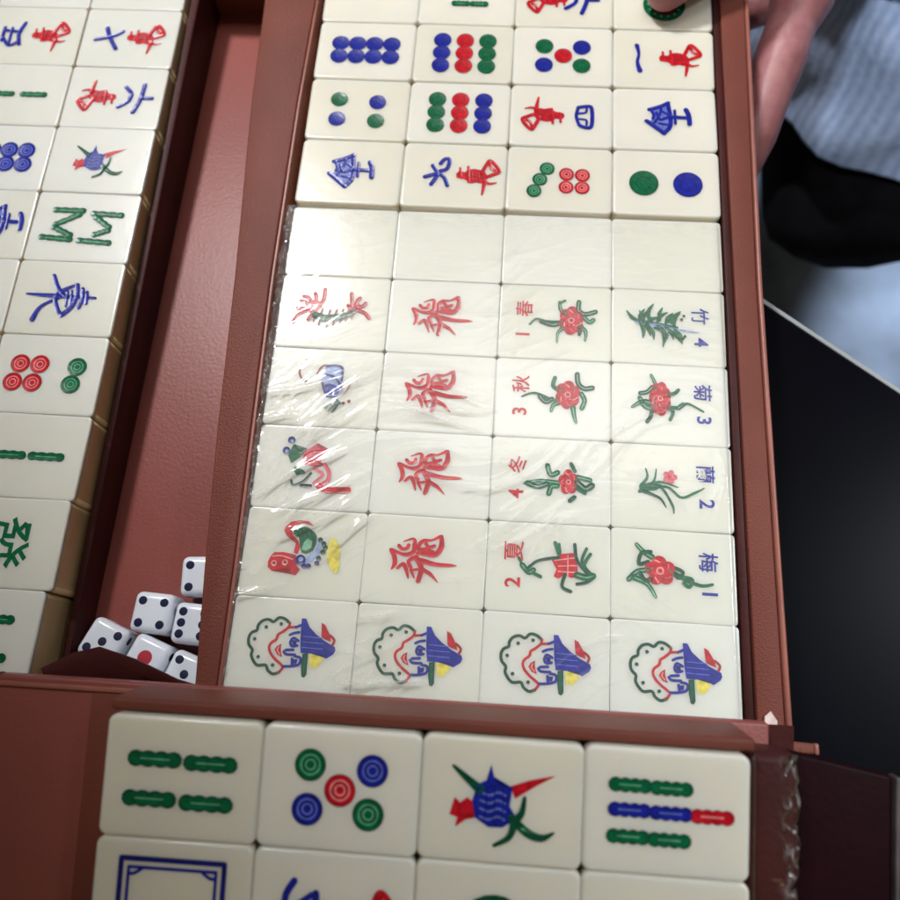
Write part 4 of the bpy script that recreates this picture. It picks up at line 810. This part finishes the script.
# thumb nail and index nail
def nail(c, n, along, L, W_):
    n, along = Vector(n).normalized(), Vector(along).normalized(); s = n.cross(along); bm = bmesh.new(); g = []
    for a in range(7):
        row = []
        for b in range(7):
            uu, vv = a / 3 - 1, b / 3 - 1; w2 = W_ * math.sqrt(max(.05, 1 - abs(uu) ** 4 * .7)) / 2
            row.append(bm.verts.new(Vector(c) + along * (uu * L / 2) + s * (vv * w2) - n * (vv * vv * W_ * .16 + max(0, uu) ** 2 * .6)))
        g.append(row)
    for a in range(6):
        for b in range(6): bm.faces.new((g[a][b], g[a + 1][b], g[a + 1][b + 1], g[a][b + 1]))
    bmesh.ops.solidify(bm, geom=list(bm.faces), thickness=.5)
    link('nail', bm_mesh('nail', bm, True), M['nail'], per, loc=IL)
nail((143.0, 281.5, 19.0), (-.25, -.2, .95), (-.72, -.62, -.3), 11, 10.5)
# clothes
def loft(name, rings, m, parent, thick=.004, uvscale=1.0, wr=0.004):
    bm = bmesh.new(); uvl = bm.loops.layers.uv.new('uv'); G = []; n = 96
    for k, (c, rx, ry, rz, tilt) in enumerate(rings):
        rot = Euler((tilt[0], tilt[1], rz)).to_matrix(); row = []
        for i in range(n):
            a = 2 * math.pi * i / n; e = .8
            p = Vector((rx * math.copysign(abs(math.cos(a)) ** e, math.cos(a)), ry * math.copysign(abs(math.sin(a)) ** e, math.sin(a)), 0))
            q = Vector(c) + rot @ p; f = 1 + wr / max(rx, ry) * 2.2 * noise.noise(Vector((q.x * 18, q.y * 18, q.z * 30)))
            row.append(bm.verts.new(Vector(c) + rot @ (p * f)))
        G.append(row)
    for k in range(len(G) - 1):
        for i in range(n):
            f = bm.faces.new((G[k][i], G[k][(i + 1) % n], G[k + 1][(i + 1) % n], G[k + 1][i])); f.smooth = True
            for l, (uu, vv) in zip(f.loops, ((i, k), (i + 1, k), (i + 1, k + 1), (i, k + 1))): l[uvl].uv = (uu / n * uvscale, vv / len(G) * .4)
    bmesh.ops.recalc_face_normals(bm, faces=bm.faces)
    bmesh.ops.solidify(bm, geom=list(bm.faces), thickness=thick)
    me = bm_mesh(name, bm, True, 1); return link(name, me, m, parent, loc=IL)
def lerp_rings(keys, n):
    out = []; m = len(keys) - 1
    for i in range(n + 1):
        t = i / n * m; k = min(int(t), m - 1); f = t - k; A, B = keys[k], keys[k + 1]; f2 = f * f * (3 - 2 * f)
        mixv = lambda a, b: tuple(x + (y - x) * f2 for x, y in zip(a, b))
        out.append((mixv(A[0], B[0]), A[1] + (B[1] - A[1]) * f2, A[2] + (B[2] - A[2]) * f2, A[3] + (B[3] - A[3]) * f2, mixv(A[4], B[4])))
    return out
RZ = R_(-20)
sw = lerp_rings([((.415, .515, -.185), .215, .215, RZ, (-.10, 0)), ((.417, .520, -.165), .213, .213, RZ, (-.10, 0)), ((.420, .535, -.098), .208, .200, RZ, (-.08, 0)), ((.420, .54, -.088), .220, .212, RZ, (-.08, 0)), ((.42, .57, .0), .205, .190, RZ, (0, 0)), ((.41, .575, .10), .195, .150, RZ, (0, 0)), ((.405, .575, .18), .185, .115, RZ, (0, 0)), ((.39, .545, .245), .075, .07, RZ, (0, 0))], 40)
loft('sweatshirt', sw, M['sweat'], per, .004, 1.0, .013)
def tube_cloth(name, nodes, edges, m): link(name, skin_mesh(name, nodes, edges, 2), m, per, loc=IL)
sl = lambda n, r: N[n][:3] + (r,)
tube_cloth('sleeve', {'a': (.32, .59, .15, .085), 'b': sl('rsh', .075), 'c': sl('rel', .062), 'd': (.245, .435, -.03, .046), 'e': (.238, .412, -.02, .040)}, [('a', 'b'), ('b', 'c'), ('c', 'd'), ('d', 'e')], M['sweat'])
tube_cloth('sleeve', {'a': (.50, .55, .15, .085), 'b': sl('lsh', .075), 'c': sl('lel', .062), 'd': sl('lwr', .042)}, [('a', 'b'), ('b', 'c'), ('c', 'd')], M['sweat'])
tube_cloth('trousers', {'p': (.46, .73, -.25, (.17, .14)), 'lh': sl('lhip', .11), 'lm': (.525, .50, -.25, .092), 'lk': sl('lkn', .080), 'la': sl('lan', .055), 'rh': sl('rhip', .11), 'rm': (.365, .54, -.245, .092), 'rk': sl('rkn', .080), 'ra': sl('ran', .055)},
           [('p', 'lh'), ('lh', 'lm'), ('lm', 'lk'), ('lk', 'la'), ('p', 'rh'), ('rh', 'rm'), ('rm', 'rk'), ('rk', 'ra')], M['trouser'])
for k in 'lr':
    a = Vector(N[k + 'an'][:3]); d = Vector((.03, .05, -.12)).normalized()
    q = lambda t, h, r: tuple(a + d * t + Vector((0, -h, 0))) + (r,)
    tube_cloth('shoe', {'a': q(-.01, -.02, .042), 'b': q(.06, 0, .044), 'c': q(.16, .01, .034), 'd': q(.20, .01, .024)}, [('a', 'b'), ('b', 'c'), ('c', 'd')], M['metal'])
tube_cloth('hair', {'a': (.372, .55, .37, .06), 'b': (.368, .54, .43, .085), 'c': (.364, .52, .475, .088), 'd': (.352, .48, .488, .05)}, [('a', 'b'), ('b', 'c'), ('c', 'd')], M['hair'])
